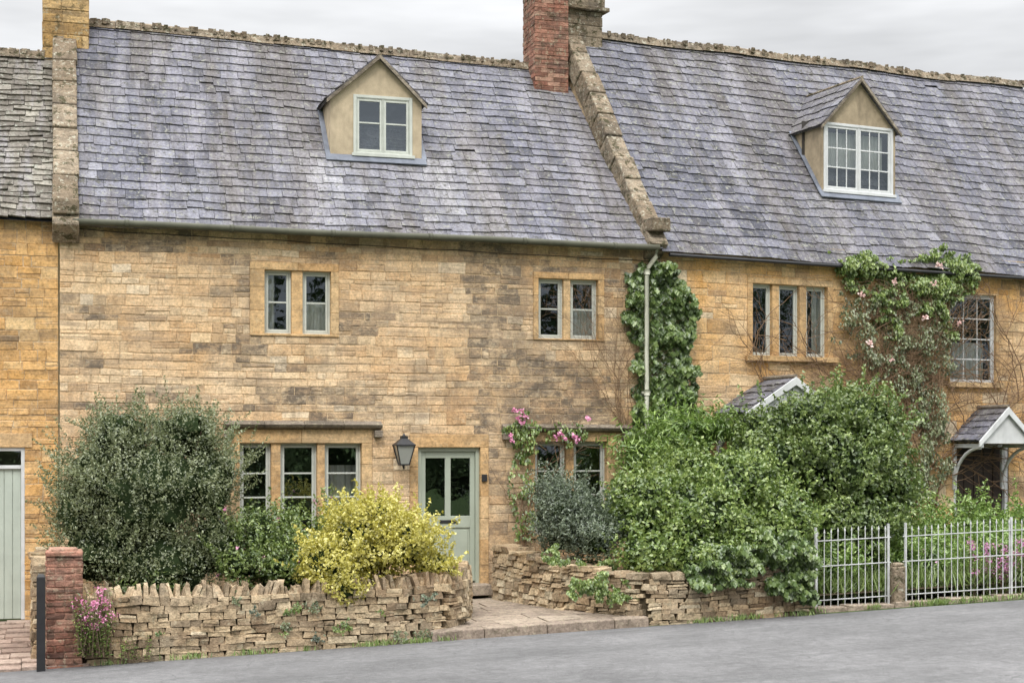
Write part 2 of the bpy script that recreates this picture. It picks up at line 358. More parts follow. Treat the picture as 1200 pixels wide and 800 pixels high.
class Bld:
    def __init__(s,name,fr,z0=-.8):
        s.fr=fr; s.e=empty(name,fr); s.ops=[]; s.dress=MB(); s.tim=MB(); s.glass=MB(); s.room=MB(); s.cur=MB(); s.z0=z0
    def jamb(s,u0,u1,z0,z1,v0=-.012,v1=.2):
        z=z0
        while z<z1-.01:
            h=U(.28,.45); e=z+h
            if z1-e<.15: e=z1
            s.dress.box(u0,u1,v0+U(-.003,.003),v1,z+.001,e-.001); z=e
    def window(s,outer,lights,yt,yb,hb=(),vb=(),mat=0,mull_v=.02,rec=.09,curt=0,lint=True,sill=None,fw=.03):
        fr=s.fr; A=lambda x,y:fr.at(x,y,0)
        cx=(outer[0]+outer[2])/2
        ou0,ou1=A(outer[0],outer[1])[0],A(outer[2],outer[1])[0]; oz1=A(cx,outer[1])[1]; oz0=A(cx,outer[3])[1]
        lt=A(cx,yt)[1]; lb=A(cx,yb)[1]; ls=[(A(a,yt)[0],A(b,yt)[0]) for a,b in lights]
        s.ops.append((ou0,ou1,oz0,oz1))
        s.jamb(ou0,ls[0][0],lb,lt); s.jamb(ls[-1][1],ou1,lb,lt)
        mid=(ls[0][0]+ls[-1][1])/2
        if ou1-ou0>1.0:
            s.dress.box(ou0,mid-.002,-.014,.2,lt,oz1); s.dress.box(mid+.002,ou1,-.011,.2,lt,oz1)
        else: s.dress.box(ou0,ou1,-.014,.2,lt,oz1)
        s.dress.box(ou0,ou1,-.02,.2,oz0,lb)
        if sill: s.dress.box(ou0-sill,ou1+sill,-.1,-.021,oz0+.0,oz0+.09)
        for (a,b),(c,d) in zip(ls[:-1],ls[1:]): s.dress.box(b,c,mull_v,.18,lb,lt)
        for a,b in ls: s.casement(a,b,lb,lt,rec,hb,vb,mat,fw)
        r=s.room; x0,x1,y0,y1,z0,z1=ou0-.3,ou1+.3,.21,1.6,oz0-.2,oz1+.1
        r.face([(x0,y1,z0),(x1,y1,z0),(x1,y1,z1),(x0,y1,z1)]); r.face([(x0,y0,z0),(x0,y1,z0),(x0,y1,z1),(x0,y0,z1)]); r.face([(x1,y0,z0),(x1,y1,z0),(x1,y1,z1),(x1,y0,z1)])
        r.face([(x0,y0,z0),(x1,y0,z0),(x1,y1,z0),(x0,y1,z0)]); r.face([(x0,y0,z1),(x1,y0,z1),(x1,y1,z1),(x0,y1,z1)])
    def curtain(s,x0,x1,v,z0,z1):
        n=max(6,int((x1-x0)/.02)); 
        for i in range(n):
            a=x0+(x1-x0)*i/n; b=x0+(x1-x0)*(i+1)/n; va=v+.02*sin(i*1.3)+.008*sin(i*.7); vb_=v+.02*sin((i+1)*1.3)+.008*sin((i+1)*.7)
            s.cur.face([(a,va,z0),(b,vb_,z0),(b,vb_,z1),(a,va,z1)])
    def casement(s,a,b,z0,z1,v,hb=(),vb=(),mat=0,fw=.03):
        t=s.tim; 
        def ring(a,b,z0,z1,w,v0,v1):
            t.box(a,a+w,v0,v1,z0,z1,mi=mat); t.box(b-w,b,v0,v1,z0,z1,mi=mat); t.box(a+w,b-w,v0+.001,v1,z1-w,z1,mi=mat); t.box(a+w,b-w,v0+.001,v1,z0,z0+w,mi=mat)
        ring(a,b,z0,z1,fw,v,v+.06); w2=.034
        a2,b2,c2,d2=a+fw+.003,b-fw-.003,z0+fw+.003,z1-fw-.003
        ring(a2,b2,c2,d2,w2,v+.008,v+.045)
        ia,ib,ic,id_=a2+w2,b2-w2,c2+w2,d2-w2
        for f in hb: 
            z=ic+(id_-ic)*f; t.box(ia,ib,v+.014,v+.04,z-.012,z+.012,mi=mat)
        for f in vb:
            x=ia+(ib-ia)*f; t.box(x-.009,x+.009,v+.016,v+.038,ic,id_,mi=mat)
        s.glass.face([(ia-.003,v+.03,ic-.003),(ib+.003,v+.03,ic-.003),(ib+.003,v+.03+U(-.004,.004),id_+.003),(ia-.003,v+.03+U(-.004,.004),id_+.003)])
    def finish(s):
        s.dress.obj('window_surrounds',M_DRESS,s.e,.008); s.tim.obj('window_frames',[M_TIM,M_WHITE,M_DOOR],s.e,.003,1)
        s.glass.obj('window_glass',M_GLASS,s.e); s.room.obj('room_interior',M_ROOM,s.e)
        if s.cur.v: s.cur.obj('curtains',M_CURT,s.e,smooth=False)
def vnorm(a,b,c): return (Vector(b)-Vector(a)).cross(Vector(c)-Vector(a)).normalized()
def slates(mb,R,u0,u1,rows,w,stain=None,th=.014,jit=1.0,skip=None,tone=None):
    N=vnorm(R(u0,0),R(u1,0),R(u0,1))
    for i in range(rows):
        t0=i/rows; t1=min(1.0,(i+1.25)/rows); x=u0-(w*.5 if i%2 else 0)+U(-.03,.03)
        while x<u1:
            ww=w*U(.75,1.25); a=max(x,u0)+.003; b=min(x+ww,u1)-.003; x+=ww
            if b-a<.03: continue
            dt=U(-.12,.08)/rows*jit; g=U(0,.008)*jit; ta=max(0,t0+dt) if i else -0.01
            if R_()<.008: ta+=.3/rows
            rot=U(-.06,.06)/rows*jit
            p=[R(a,ta+rot)+N*(.026+g),R(b,ta-rot)+N*(.026+g+U(-.003,.003)),R(b,t1)+N*.008,R(a,t1)+N*.008]
            q=[k-N*th for k in p]; tn=tone((a+b)/2,t0) if tone else 0
            c=(min(1,max(0,random.gauss(.5+tn,.25))),stain((a+b)/2,t0) if stain else 0.0,R_())
            n=len(mb.v); mb.v.extend([tuple(k) for k in p+q])
            for ff in ((0,1,2,3),(4,5,1,0),(5,6,2,1),(7,4,0,3)):
                mb.f.append(tuple(n+k for k in ff)); mb.c.append(c); mb.m.append(0)
def mkR(ze,zr,ve,vr,seed):
    def R(u,t): 
        return Vector((u,ve+(vr-ve)*t,ze(u)+(zr(u)-ze(u))*t+.045*noise.noise(Vector((u*.45,t*1.8,seed)))-.03*sin(pi*max(0,min(1,t)))))
    return R
def line(p,q):
    k=(q[1]-p[1])/(q[0]-p[0]); return lambda u:p[1]+k*(u-p[0])
def roofhit(fr,R,px,py):
    lo,hi=0.0,1.0
    ve=R(0,0).y; vr=R(0,1).y
    for _ in range(40):
        m=(lo+hi)/2; u,z=fr.at(px,py,ve+(vr-ve)*m)
        if z>R(u,m).z: lo=m
        else: hi=m
    m=(lo+hi)/2; u,z=fr.at(px,py,ve+(vr-ve)*m); return u,ve+(vr-ve)*m,z,m
def ridge_tiles(par,R,u0,u1,mat):
    mb=MB(); x=u0
    while x<u1:
        l=U(.38,.5); e=min(x+l-.006,u1); prof=[(-.15,-.12),(-.09,.0),(0,.04),(.09,.0),(.15,-.12)]
        a=R(x,1);b=R(e,1); dz=U(-.010,.010)+.02
        for (y0,h0),(y1,h1) in zip(prof[:-1],prof[1:]):
            mb.face([a+Vector((0,y0,h0+dz)),b+Vector((0,y0,h0+dz)),b+Vector((0,y1,h1+dz)),a+Vector((0,y1,h1+dz))])
        for P_ in (a,b): mb.face([P_+Vector((0,y,h+dz)) for y,h in prof])
        for k in range(9):
            px=U(x,e); q=R(px,1)+Vector((0,U(-.14,0),0)); q.z+=.0; r=U(.01,.026)
            mb.box(q.x-r*1.5,q.x+r*1.5,q.y-r,q.y+r,q.z-.04,q.z+r*.8+.03,j=.01)
        x+=l
    return mb.obj('ridge_tiles',mat,par,.01)
def coping(par,R,uc,wd,mat,name='gable_coping',h=.13,t0=-.03,t1=1.0,n=9):
    mb=MB()
    for i in range(n):
        a=t0+(t1-t0)*i/n; b=t0+(t1-t0)*(i+1)/n-.002
        A=R(uc,a);B=R(uc,b); N=Vector((0,-.75,.66)); d=U(-.012,.012); s=U(-.012,.012)
        lo=[A-N*.25,B-N*.25]; hi=[A+N*(h+d),B+N*(h+d+U(-.008,.008))]
        w=wd/2
        P=[lo[0]+Vector((-w+s,0,0)),lo[0]+Vector((w+s,0,0)),lo[1]+Vector((w+s,0,0)),lo[1]+Vector((-w+s,0,0)),
           hi[0]+Vector((-w+s,0,0)),hi[0]+Vector((w+s,0,0)),hi[1]+Vector((w+s,0,0)),hi[1]+Vector((-w+s,0,0))]
        mb.hexa([tuple(c+U(-.008,.008) for c in q) for q in P])
    return mb.obj(name,mat,par,.025)
def stack(mb,u0,u1,v0,v1,z0,z1,bw=.225,bh=.075,mi=0,j=.004,g=.004):
    z=z0;k=0
    mb.box(u0+.012,u1-.012,v0+.012,v1-.012,z0,z1-.01,(.9,.5,.5),mi)
    while z<z1-.01:
        h=bh*U(.9,1.1) if bh>.1 else bh; e=min(z+h,z1)
        for side in range(4):
            L=(u1-u0) if side%2==0 else (v1-v0); x=-(bw/2 if k%2 else 0)
            while x<L-.01:
                w=bw*(U(.7,1.35) if bh>.1 else 1); a=max(0,x)+g; b=min(L,x+w)-g; x+=w
                if b-a<.03: continue
                d=U(-.004,.006); th=.1
                if side==0: mb.box(u0+a,u0+b,v0-d,v0+th,z+g,e-g,mi=mi,j=j)
                if side==2: mb.box(u0+a,u0+b,v1-th,v1+d,z+g,e-g,mi=mi,j=j)
                if side==3: mb.box(u0-d-.001,u0+th,v0+a+.002,v0+b,z+g,e-g,mi=mi,j=j)
                if side==1: mb.box(u1-th,u1+d+.001,v0+a+.002,v0+b,z+g,e-g,mi=mi,j=j)
        z=e;k+=1

def dormer(B,R,slope,x0,x1,ye,ybot,apex,win,mat_wall,mat_sl,timi,hb,vb,nl,ov=.09):
    fr=B.fr; par=B.e
    ub,vb_,zb,tb=roofhit(fr,R,(x0+x1)/2,ybot)
    vf=vb_
    A=lambda x,y:fr.at(x,y,vf)
    u0=A(x0,ybot)[0];u1=A(x1,ybot)[0]; ze=A((x0+x1)/2,ye)[1]; ua,za=A(*apex); zb=A((x0+x1)/2,ybot)[1]
    ua=(u0+u1)/2*.6+ua*.4
    wu0,wu1=A(win[0],win[1])[0],A(win[2],win[1])[0]; wz1=A((win[0]+win[2])/2,win[1])[1]; wz0=A((win[0]+win[2])/2,win[3])[1]
    w=MB()
    back=lambda z: vf+(z-zb)/slope
    def q(*p): w.face([(a,b,c) for a,b,c in p])
    zl=zb-.25
    q((u0,vf,zl),(wu0,vf,zl),(wu0,vf,ze),(u0,vf,ze)); q((wu1,vf,zl),(u1,vf,zl),(u1,vf,ze),(wu1,vf,ze))
    q((wu0,vf,zl),(wu1,vf,zl),(wu1,vf,wz0),(wu0,vf,wz0))
    if wz1<ze: q((wu0,vf,wz1),(wu1,vf,wz1),(wu1,vf,ze),(wu0,vf,ze))
    q((u0,vf,ze),(u1,vf,ze),(ua,vf,za))
    for u in (u0,u1): q((u,vf,zl),(u,vf,ze),(u,back(ze)+.1,ze),(u,vf+.1,zl))
    w.obj('dormer_walls',mat_wall,par)
    vf2=vf-ov
    sl=MB()
    kx=(za-ze)/((u1-u0)/2); ex=.07; zde=ze-ex*kx
    zr=za+.05
    for sgn,ue in ((-1,u0-ex),(1,u1+ex)):
        p00=Vector((ue,vf2,zde+.03));p10=Vector((ue,back(zde)+.05,zde+.03));p01=Vector((ua,vf2,zr));p11=Vector((ua,back(za)+.05,zr))
        if sgn<0: Rq=lambda s,t:(p10.lerp(p00,s)).lerp(p11.lerp(p01,s),t)
        else: Rq=lambda s,t:(p00.lerp(p10,s)).lerp(p01.lerp(p11,s),t)
        N=vnorm(Rq(0,0),Rq(1,0),Rq(0,1))
        L=(p10-p00).length
        slates(sl,lambda u,t:Rq(min(1,max(0,u/L)),t),0,L,5,.22)
        Pq=[Rq(0,0),Rq(1,0),Rq(1,1),Rq(0,1)]
        sl.hexa([k-N*.03 for k in Pq]+[k+N*.004 for k in Pq],(.2,0,.5))
    sl.obj('dormer_roof_slates',mat_sl,par)
    bg=MB()
    for ue in (u0-ex,u1+ex):
        a=Vector((ue,0,zde-.015)); b=Vector((ua,0,zr-.03))
        bg.hexa([(a.x,vf2-.012,a.z-.02),(a.x,vf2+.02,a.z-.02),(b.x,vf2+.02,b.z-.03),(b.x,vf2-.012,b.z-.03),(a.x,vf2-.012,a.z+.035),(a.x,vf2+.02,a.z+.035),(b.x,vf2+.02,b.z+.035),(b.x,vf2-.012,b.z+.035)])
    bg.obj('dormer_barge_edge',M_DARKST,par)
    rc=MB(); rc.tube([(ua,vf2-.01,zr+.01),(ua,back(za)+.05,zr+.01)],.03,8); rc.obj('dormer_ridge',M_COPE,par)
    n=nl; fwid=.045; t=B.tim
    t.box(wu0,wu0+fwid,vf-.02,vf+.05,wz0,wz1,mi=timi); t.box(wu1-fwid,wu1,vf-.02,vf+.05,wz0,wz1,mi=timi)
    t.box(wu0+fwid,wu1-fwid,vf-.019,vf+.05,wz1-fwid,wz1,mi=timi); t.box(wu0+fwid,wu1-fwid,vf-.019,vf+.05,wz0,wz0+fwid,mi=timi)
    t.box(wu0-.03,wu1+.03,vf-.07,vf-.021,wz0-.03,wz0+.02,mi=timi)
    iw=(wu1-wu0-2*fwid)/n
    for i in range(n):
        a=wu0+fwid+iw*i; B.casement(a+.001,a+iw-.001,wz0+fwid,wz1-fwid,vf-.012,hb,vb,timi,.012)
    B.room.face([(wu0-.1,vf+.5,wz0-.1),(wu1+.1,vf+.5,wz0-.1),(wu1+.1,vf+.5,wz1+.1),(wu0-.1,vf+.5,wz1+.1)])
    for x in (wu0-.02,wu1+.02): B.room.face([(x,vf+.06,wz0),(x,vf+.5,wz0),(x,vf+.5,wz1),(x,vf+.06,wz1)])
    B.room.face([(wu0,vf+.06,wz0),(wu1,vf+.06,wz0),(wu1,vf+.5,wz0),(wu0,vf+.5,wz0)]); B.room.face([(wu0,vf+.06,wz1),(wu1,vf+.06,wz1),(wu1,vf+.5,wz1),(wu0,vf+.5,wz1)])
    ld=MB(); N=Vector((0,-.75,.66)).normalized(); S=Vector((0,.66,.75)).normalized()
    P0=Vector((u0-.08,vf,zb));P1=Vector((u1+.06,vf,zb))
    pts=[P0-S*.13,P1-S*.13,P1+S*.02,P0+S*.02]; ld.hexa([p+N*.03 for p in pts]+[p+N*.055 for p in pts])
    for u,sg in ((u0,-1),(u1,1)):
        a=Vector((u,vf,zb)); b=Vector((u,back(ze),ze)); o=Vector((sg*.08,0,0))
        pts=[a,a+o,b+o,b] if sg>0 else [a+o,a,b,b+o]; ld.hexa([p+N*.03 for p in pts]+[p+N*.052 for p in pts])
    ld.obj('dormer_lead_flashing',M_LEAD,par,.004)
    return u0,u1,tb

# ============================================================ COTTAGE (middle)
B1=Bld('stone_cottage',F1)
a=F1.at(90,262,-.15); b=F1.at(765,290,-.15); ze1=line(a,b)
a=F1.at(105,26,3.0); b=F1.at(640,80,3.0); zr1=line(a,b)
R1=mkR(ze1,zr1,-.15,3.0,1.0); s1=(zr1(4)-ze1(4))/3.15
uL=F1.at(70,400)[0]; uR=XJ
B1.window((293,308,397,394),[(310,342),(355,388)],317,391,hb=(.5,))
B1.window((625,320,708,399),[(631,661),(669,701)],327,397,hb=(.5,))
B1.window((268,503,436,634),[(281,318),(329,372),(381,424)],519,630,hb=(.42,.70),rec=.1)
B1.window((619,506,722,630),[(627,664),(673,711)],517,626,hb=(.42,.70),rec=.1)
B1.curtain(F1.at(381,520)[0],F1.at(424,520)[0],.5,F1.at(400,600)[1],F1.at(400,545)[1])
B1.curtain(F1.at(355,520)[0],F1.at(390,520)[0],.22,F1.at(370,391)[1],F1.at(370,352)[1])
B1.curtain(F1.at(308,520)[0],F1.at(324,520)[0],.22,F1.at(320,391)[1],F1.at(320,317)[1])
B1.curtain(F1.at(672,520)[0],F1.at(702,520)[0],.22,F1.at(690,398)[1],F1.at(690,360)[1])
# front door
du0,du1=F1.at(490,600)[0],F1.at(563,600)[0]; dz1=F1.at(526,524)[1]; dz0=0.0
B1.ops.append((du0,du1,-.8,dz1))
t=B1.tim; vD=.10
t.box(du0,du0+.06,vD-.04,vD+.08,dz0,dz1,mi=2);t.box(du1-.06,du1,vD-.04,vD+.08,dz0,dz1,mi=2);t.box(du0+.06,du1-.06,vD-.039,vD+.08,dz1-.06,dz1,mi=2)
l0,l1=du0+.063,du1-.063; lw=l1-l0; zt=dz1-.063; zb=.03; zm=zb+.82; st=.075
t.box(l0,l0+st,vD,vD+.045,zb,zt,mi=2); t.box(l1-st,l1,vD,vD+.045,zb,zt,mi=2); cm=(l0+l1)/2
t.box(l0+st,l1-st,vD+.001,vD+.045,zt-.10,zt,mi=2); t.box(l0+st,l1-st,vD+.001,vD+.045,zb,zb+.18,mi=2); t.box(l0+st,l1-st,vD+.001,vD+.045,zm,zm+.18,mi=2)
t.box(cm-.045,cm+.045,vD+.001,vD+.045,zm+.18,zt-.10,mi=2); t.box(cm-.045,cm+.045,vD+.001,vD+.045,zb+.18,zm,mi=2)
for x0,x1 in ((l0+st,cm-.045),(cm+.045,l1-st)):
    B1.glass.face([(x0,vD+.025,zm+.18),(x1,vD+.025,zm+.18),(x1,vD+.025,zt-.1),(x0,vD+.025,zt-.1)])
    t.box(x0,x1,vD+.022,vD+.04,zb+.18,zm,mi=2); t.box(x0+.04,x1-.04,vD+.008,vD+.021,zb+.22,zm-.04,mi=2)
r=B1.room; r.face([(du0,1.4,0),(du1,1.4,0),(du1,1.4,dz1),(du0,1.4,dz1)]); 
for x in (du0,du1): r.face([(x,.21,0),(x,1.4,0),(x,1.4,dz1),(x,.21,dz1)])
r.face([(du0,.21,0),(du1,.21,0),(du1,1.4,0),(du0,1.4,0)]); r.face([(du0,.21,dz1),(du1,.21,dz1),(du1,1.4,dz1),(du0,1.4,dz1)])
for x0,x1 in ((du0-.13,du0),(du1,du1+.13)): B1.jamb(x0,x1,-.1,dz1,-.008,.2)
B1.ops[-1]=(du0-.13,du1+.13,-.8,dz1+.2)
B1.dress.box(du0-.13,du1+.13,-.010,.2,dz1,dz1+.2)
stp=MB(); stp.box(du0-.1,du1+.1,-.34,.2,-.16,-.003,j=.004); stp.obj('door_step',M_FLAG,B1.e,.012)
hw=MB(); hw.box(cm-.13,cm+.13,vD-.012,vD,zm+.07,zm+.12); hw.tube([(l0+.045,vD,zm+.1),(l0+.045,vD-.05,zm+.1)],.022,10); hw.box(l0+.03,l0+.06,vD-.008,vD,zm-.05,zm+.03); hw.obj('door_furniture',M_BLACK,B1.e,.003)
# facade, with rain-washed soot where water runs off sills, and stones darker towards the eaves
us_=F1.at(575,400)[0]
def bump1(x,c,w): return math.exp(-((x-c)/w)**2)
def soot_and_eave1(u,z):
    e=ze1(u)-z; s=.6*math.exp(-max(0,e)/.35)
    s+=1.1*bump1(u,us_,.40)*(1 if 2.3<z<4.7 else .5)
    for (a,b,zz) in ((F1.at(293,400)[0],F1.at(397,400)[0],F1.at(345,394)[1]),(F1.at(625,400)[0],F1.at(708,400)[0],F1.at(665,399)[1])):
        if z<zz: s+=.65*max(bump1(u,a,.16),bump1(u,b,.16),.5 if a<u<b else 0)*math.exp(-(zz-z)/.7)
    n=noise.noise(Vector((u*.45,z*1.6,7)))+.7*noise.noise(Vector((u*1.0,z*5.0,9)))
    s+=max(0,n*1.9+.02)*(1.0 if z>2.2 else .5)
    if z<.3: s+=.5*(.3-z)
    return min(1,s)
fb=MB(); facing(fb,uL,uR,-.75,ze1((uL+uR)/2)+.0,B1.ops,(.13,.20),(.16,.52),1.0,soot=soot_and_eave1,hm2=(.10,.18),zsw=2.5)
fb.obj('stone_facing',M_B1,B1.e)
bk=MB(); backing(bk,uL,uR,-.75,ze1(9)+.1,B1.ops); 
bk.face([(uL,.011,-.7),(uL,6,-.7),(uL,6,ze1(uL)),(uL,3,zr1(uL)-.05),(uL,.011,ze1(uL))]); bk.face([(uR,.011,-.7),(uR,6,-.7),(uR,6,ze1(uR)),(uR,3,zr1(uR)-.05),(uR,.011,ze1(uR))]); bk.face([(uL,6,-.7),(uR,6,-.7),(uR,6,5.3),(uL,6,5.3)])
bk.obj('wall_core',M_MORT,B1.e)
# hood moulds
hm=MB()
for x0,x1,y in ((262,447,495),(588,737,499)):
    u0,z=F1.at(x0,y); u1=F1.at(x1,y)[0]; n=4
    for i in range(n):
        a=u0+(u1-u0)*i/n; b=u0+(u1-u0)*(i+1)/n-.003
        hm.hexa([(a,-.10,z-.07),(b,-.10,z-.07),(b,.01,z-.10),(a,.01,z-.10),(a,-.14,z-.02),(b,-.14,z-.02),(b,.01,z+.04),(a,.01,z+.04)])
    for x in (u0,u1-.12): hm.box(x,x+.12,-.12,.01,z-.21,z-.105)
hm.obj('hood_moulds',M_DARKST,B1.e,.012)
# roof
u_rl=F1.at(80,250,-.15)[0]; u_rr=uR-.05
D1=(387,494,118,187)
dd=roofhit(F1,R1,445,190); du_=(F1.at(390,190,dd[1])[0],F1.at(500,190,dd[1])[0])
def stain1(u,t):
    g=0
    if t<dd[3]: g=max(0,1.0-.9*(dd[3]-t)/dd[3])*max(bump1(u,du_[0]-.12,.3),bump1(u,du_[1]+.1,.4),.5*bump1(u,(du_[0]+du_[1])/2,.6))
    g+=max(0,.35*noise.noise(Vector((u*.7,t*2,4)))+.05)
    return min(1,g*U(.6,1.1))
def tone1(u,t): return .12*(u-4)/5+.4*noise.noise(Vector((u*.5,t*1.5,3)))+(-.16 if .45<t<.8 and u<3.5 else 0)
sm=MB(); slates(sm,R1,u_rl,u_rr,24,.27,stain1,tone=tone1)
sm.obj('roof_slates',M_SL1,B1.e)
un=MB(); 
for k in range(10):
    a=u_rl+(u_rr-u_rl)*k/10; b=u_rl+(u_rr-u_rl)*(k+1)/10
    for q in range(5): un.face([R1(a,q/5)-Vector((0,0,.02)),R1(b,q/5)-Vector((0,0,.02)),R1(b,(q+1)/5)-Vector((0,0,.02)),R1(a,(q+1)/5)-Vector((0,0,.02))])
un.face([R1(u_rl,1),R1(u_rr,1),(u_rr,6.2,5.0),(u_rl,6.2,5.0)]); un.obj('roof_underlay',M_UNDER,B1.e)
ridge_tiles(B1.e,R1,F1.at(100,26,3)[0],F1.at(640,80,3)[0],M_COPE)
coping(B1.e,R1,F1.at(77,246,-.1)[0],.36,M_COPE,t1=.98)
kn=MB(); c=F1.at(77,246,-.1); kn.box(c[0]-.18,c[0]+.18,-.28,.1,c[1]-.08,c[1]+.14,j=.01); kn.obj('kneeler_stone',M_COPE,B1.e,.02)
dormer(B1,R1,s1,D1[0],D1[1],D1[2],D1[3],(449,70),(414,113,483,183),M_CREAM,M_SL1,0,(.55,),(),2)
# gutter + downpipe
g=MB(); a=F1.at(85,260,-.22); b=F1.at(772,290,-.22)
pts=[(a[0]+(b[0]-a[0])*i/12,-.235,a[1]+(b[1]-a[1])*i/12+.008*sin(i)) for i in range(13)]
g.tube(pts,.05,10)
for i in range(1,12,2): p=pts[i]; g.tube([(p[0]-.03,p[1],p[2]),(p[0]+.03,p[1],p[2])],.057,10); g.box(p[0]-.012,p[0]+.012,-.2,-.0,p[2]+.02,p[2]+.05)
g.obj('gutter',M_GUT,B1.e,smooth=True)
g=MB(); ux=F1.at(757,400,-.07)[0]; zg=b[1]
p=[(ux+.12,-.235,zg-.03),(ux+.12,-.2,zg-.14),(ux+.02,-.12,zg-.3),(ux,-.11,zg-.4),(ux,-.11,-.2)]
g.tube(p,.036,12)
for z in (zg-.42,2.9,1.3): g.tube([(ux,-.11,z),(ux,-.11,z+.09)],.048,12); g.box(ux-.07,ux+.07,-.09,-.01,z+.02,z+.06)
g.obj('downpipe',M_PIPE,B1.e,smooth=True)
# thin cable slung under the gutter
g=MB(); pa=F1.at(92,268,-.03); pb=F1.at(775,306,-.03); g.tube([(pa[0]+(pb[0]-pa[0])*i/16,-.03,pa[1]+(pb[1]-pa[1])*i/16-.02*abs(sin(i*1.9))) for i in range(17)],.006,5); g.obj('cable',M_BLACK,B1.e)
# chimney left (stone)
ch=MB(); x0=F1.at(50,20,2.6)[0]; x1=F1.at(104,20,2.6)[0]; zc=F1.at(77,44,2.6)[1]
stack(ch,x0,x1,2.5,3.4,zc-.8,zc+1.3,.38,.2); ch.obj('stone_chimney',M_CHIM,B1.e,.01)
ch=MB(); ch.box(x0-.06,x1+.06,2.44,3.46,zc+1.3,zc+1.42); ch.tube([((x0+x1)/2,2.95,zc+1.42),((x0+x1)/2,2.95,zc+1.8)],[.14,.11],12); ch.obj('chimney_cap_and_pot',M_DARKST,B1.e,.01)
B1.finish()

# ============================================================ COTTAGE (right)
B2=Bld('stone_cottage',F2)
a=F2.at(785,293,-.15); b=F2.at(1200,321,-.15); ze2=line(a,b)
a=F2.at(705,42,3.0); b=F2.at(1200,100,3.0); zr2=line(a,b)
R2=mkR(ze2,zr2,-.15,3.0,6.0); s2=(zr2(3)-ze2(3))/3.15
uL2=0.0; uR2=F2.at(1330,400)[0]
B2.window((876,327,976,424),[(882,906),(914,938),(946,970)],334,418,sill=.06)
B2.window((1111,343,1170,454),[(1113,1167)],345,449,hb=(.25,.5,.75),vb=(.33,.67),mat=1,sill=.05,rec=.05)
B2.curtain(F2.at(960,400)[0],F2.at(970,400)[0],.22,F2.at(960,418)[1],F2.at(960,334)[1])
B2.curtain(F2.at(882,400)[0],F2.at(886,400)[0],.22,F2.at(890,418)[1],F2.at(890,334)[1])
B2.curtain(F2.at(1116,400)[0],F2.at(1165,400)[0],.3,F2.at(1140,446)[1],F2.at(1140,400)[1])
rd0,rz1=F2.at(1118,520); rd1=F2.at(1182,520)[0]; rz0=-.1
B2.ops.append((rd0,rd1,-.8,rz1)); t=B2.tim
t.box(rd0,rd0+.07,.02,.15,rz0,rz1,mi=1);t.box(rd1-.07,rd1,.02,.15,rz0,rz1,mi=1);t.box(rd0+.07,rd1-.07,.021,.15,rz1-.07,rz1,mi=1)
dk=MB(); dk.box(rd0+.07,rd1-.07,.10,.14,rz0,rz1-.07)
for i in range(5): 
    x=rd0+.07+(rd1-rd0-.14)*i/5; dk.box(x+.008,x+(rd1-rd0-.14)/5-.008,.085,.10,rz0+.02,rz1-.09)
M_DK=m_plain('dark_stained_oak',(.035,.022,.016),.5,.3,10,.003); dk.obj('plank_door',M_DK,B2.e,.003)
def soot_and_eave2(u,z):
    e=ze2(u)-z; s=.6*math.exp(-max(0,e)/.3)  # first term darkens the stones towards the eaves
    n=noise.noise(Vector((u*.5,z*1.3,17)))+.6*noise.noise(Vector((u*1.2,z*4,19)))
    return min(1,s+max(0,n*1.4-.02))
fb=MB(); facing(fb,uL2,uR2,-.75,ze2((uL2+uR2)/2),B2.ops,(.15,.25),(.18,.56),5.0,split=.25,soot=soot_and_eave2); fb.obj('stone_facing',M_B2,B2.e)
bk=MB(); backing(bk,uL2,uR2,-.75,ze2(uR2)+.25,B2.ops)
bk.face([(uR2,.011,-.7),(uR2,6,-.7),(uR2,6,ze2(uR2)),(uR2,3,zr2(uR2)),(uR2,.011,ze2(uR2))]); bk.face([(0,6,-.7),(uR2,6,-.7),(uR2,6,5.3),(0,6,5.3)])
gx=F2.at(762,262,-.1)[0]+.14
bk.hexa([(gx-.14,.02,-.7),(gx,.02,-.7),(gx,6,-.7),(gx-.14,6,-.7),(gx-.14,.02,ze2(0)),(gx,.02,ze2(0)),(gx,6,ze2(0)),(gx-.14,6,ze2(0))])
bk.hexa([(gx-.14,0,ze2(0)-.02),(gx,0,ze2(0)-.02),(gx,3,zr2(0)-.02),(gx-.14,3,zr2(0)-.02),(gx-.14,.02,ze2(0)),(gx,.02,ze2(0)),(gx,3,zr2(0)+.02),(gx-.14,3,zr2(0)+.02)])
bk.face([(gx-.14,0,ze2(0)),(gx-.14,6,ze2(0)),(gx-.14,3,zr2(0))])
bk.obj('wall_core',M_MORT,B2.e)
dd2=roofhit(F2,R2,1005,232); du2=(F2.at(955,230,dd2[1])[0],F2.at(1050,230,dd2[1])[0])
def stain2(u,t):
    g=0
    if t<dd2[3]: g=max(0,.7-.8*(dd2[3]-t)/dd2[3])*max(bump1(u,du2[0],.35),bump1(u,du2[1],.35),.3*bump1(u,(du2[0]+du2[1])/2,.5))
    return min(1,(g+max(0,.28*noise.noise(Vector((u*.7,t*2,14)))))*U(.6,1.1))
sm=MB(); slates(sm,R2,gx,uR2,25,.27,stain2,tone=lambda u,t:.35*noise.noise(Vector((u*.5,t*1.5,8)))); sm.obj('roof_slates',M_SL2,B2.e)
un=MB()
for k in range(10):
    a=gx+(uR2-gx)*k/10; b=gx+(uR2-gx)*(k+1)/10
    for q in range(5): un.face([R2(a,q/5)-Vector((0,0,.02)),R2(b,q/5)-Vector((0,0,.02)),R2(b,(q+1)/5)-Vector((0,0,.02)),R2(a,(q+1)/5)-Vector((0,0,.02))])
un.face([R2(gx,1),R2(uR2,1),(uR2,6.2,5.0),(gx,6.2,5.0)]); un.obj('roof_underlay',M_UNDER,B2.e)
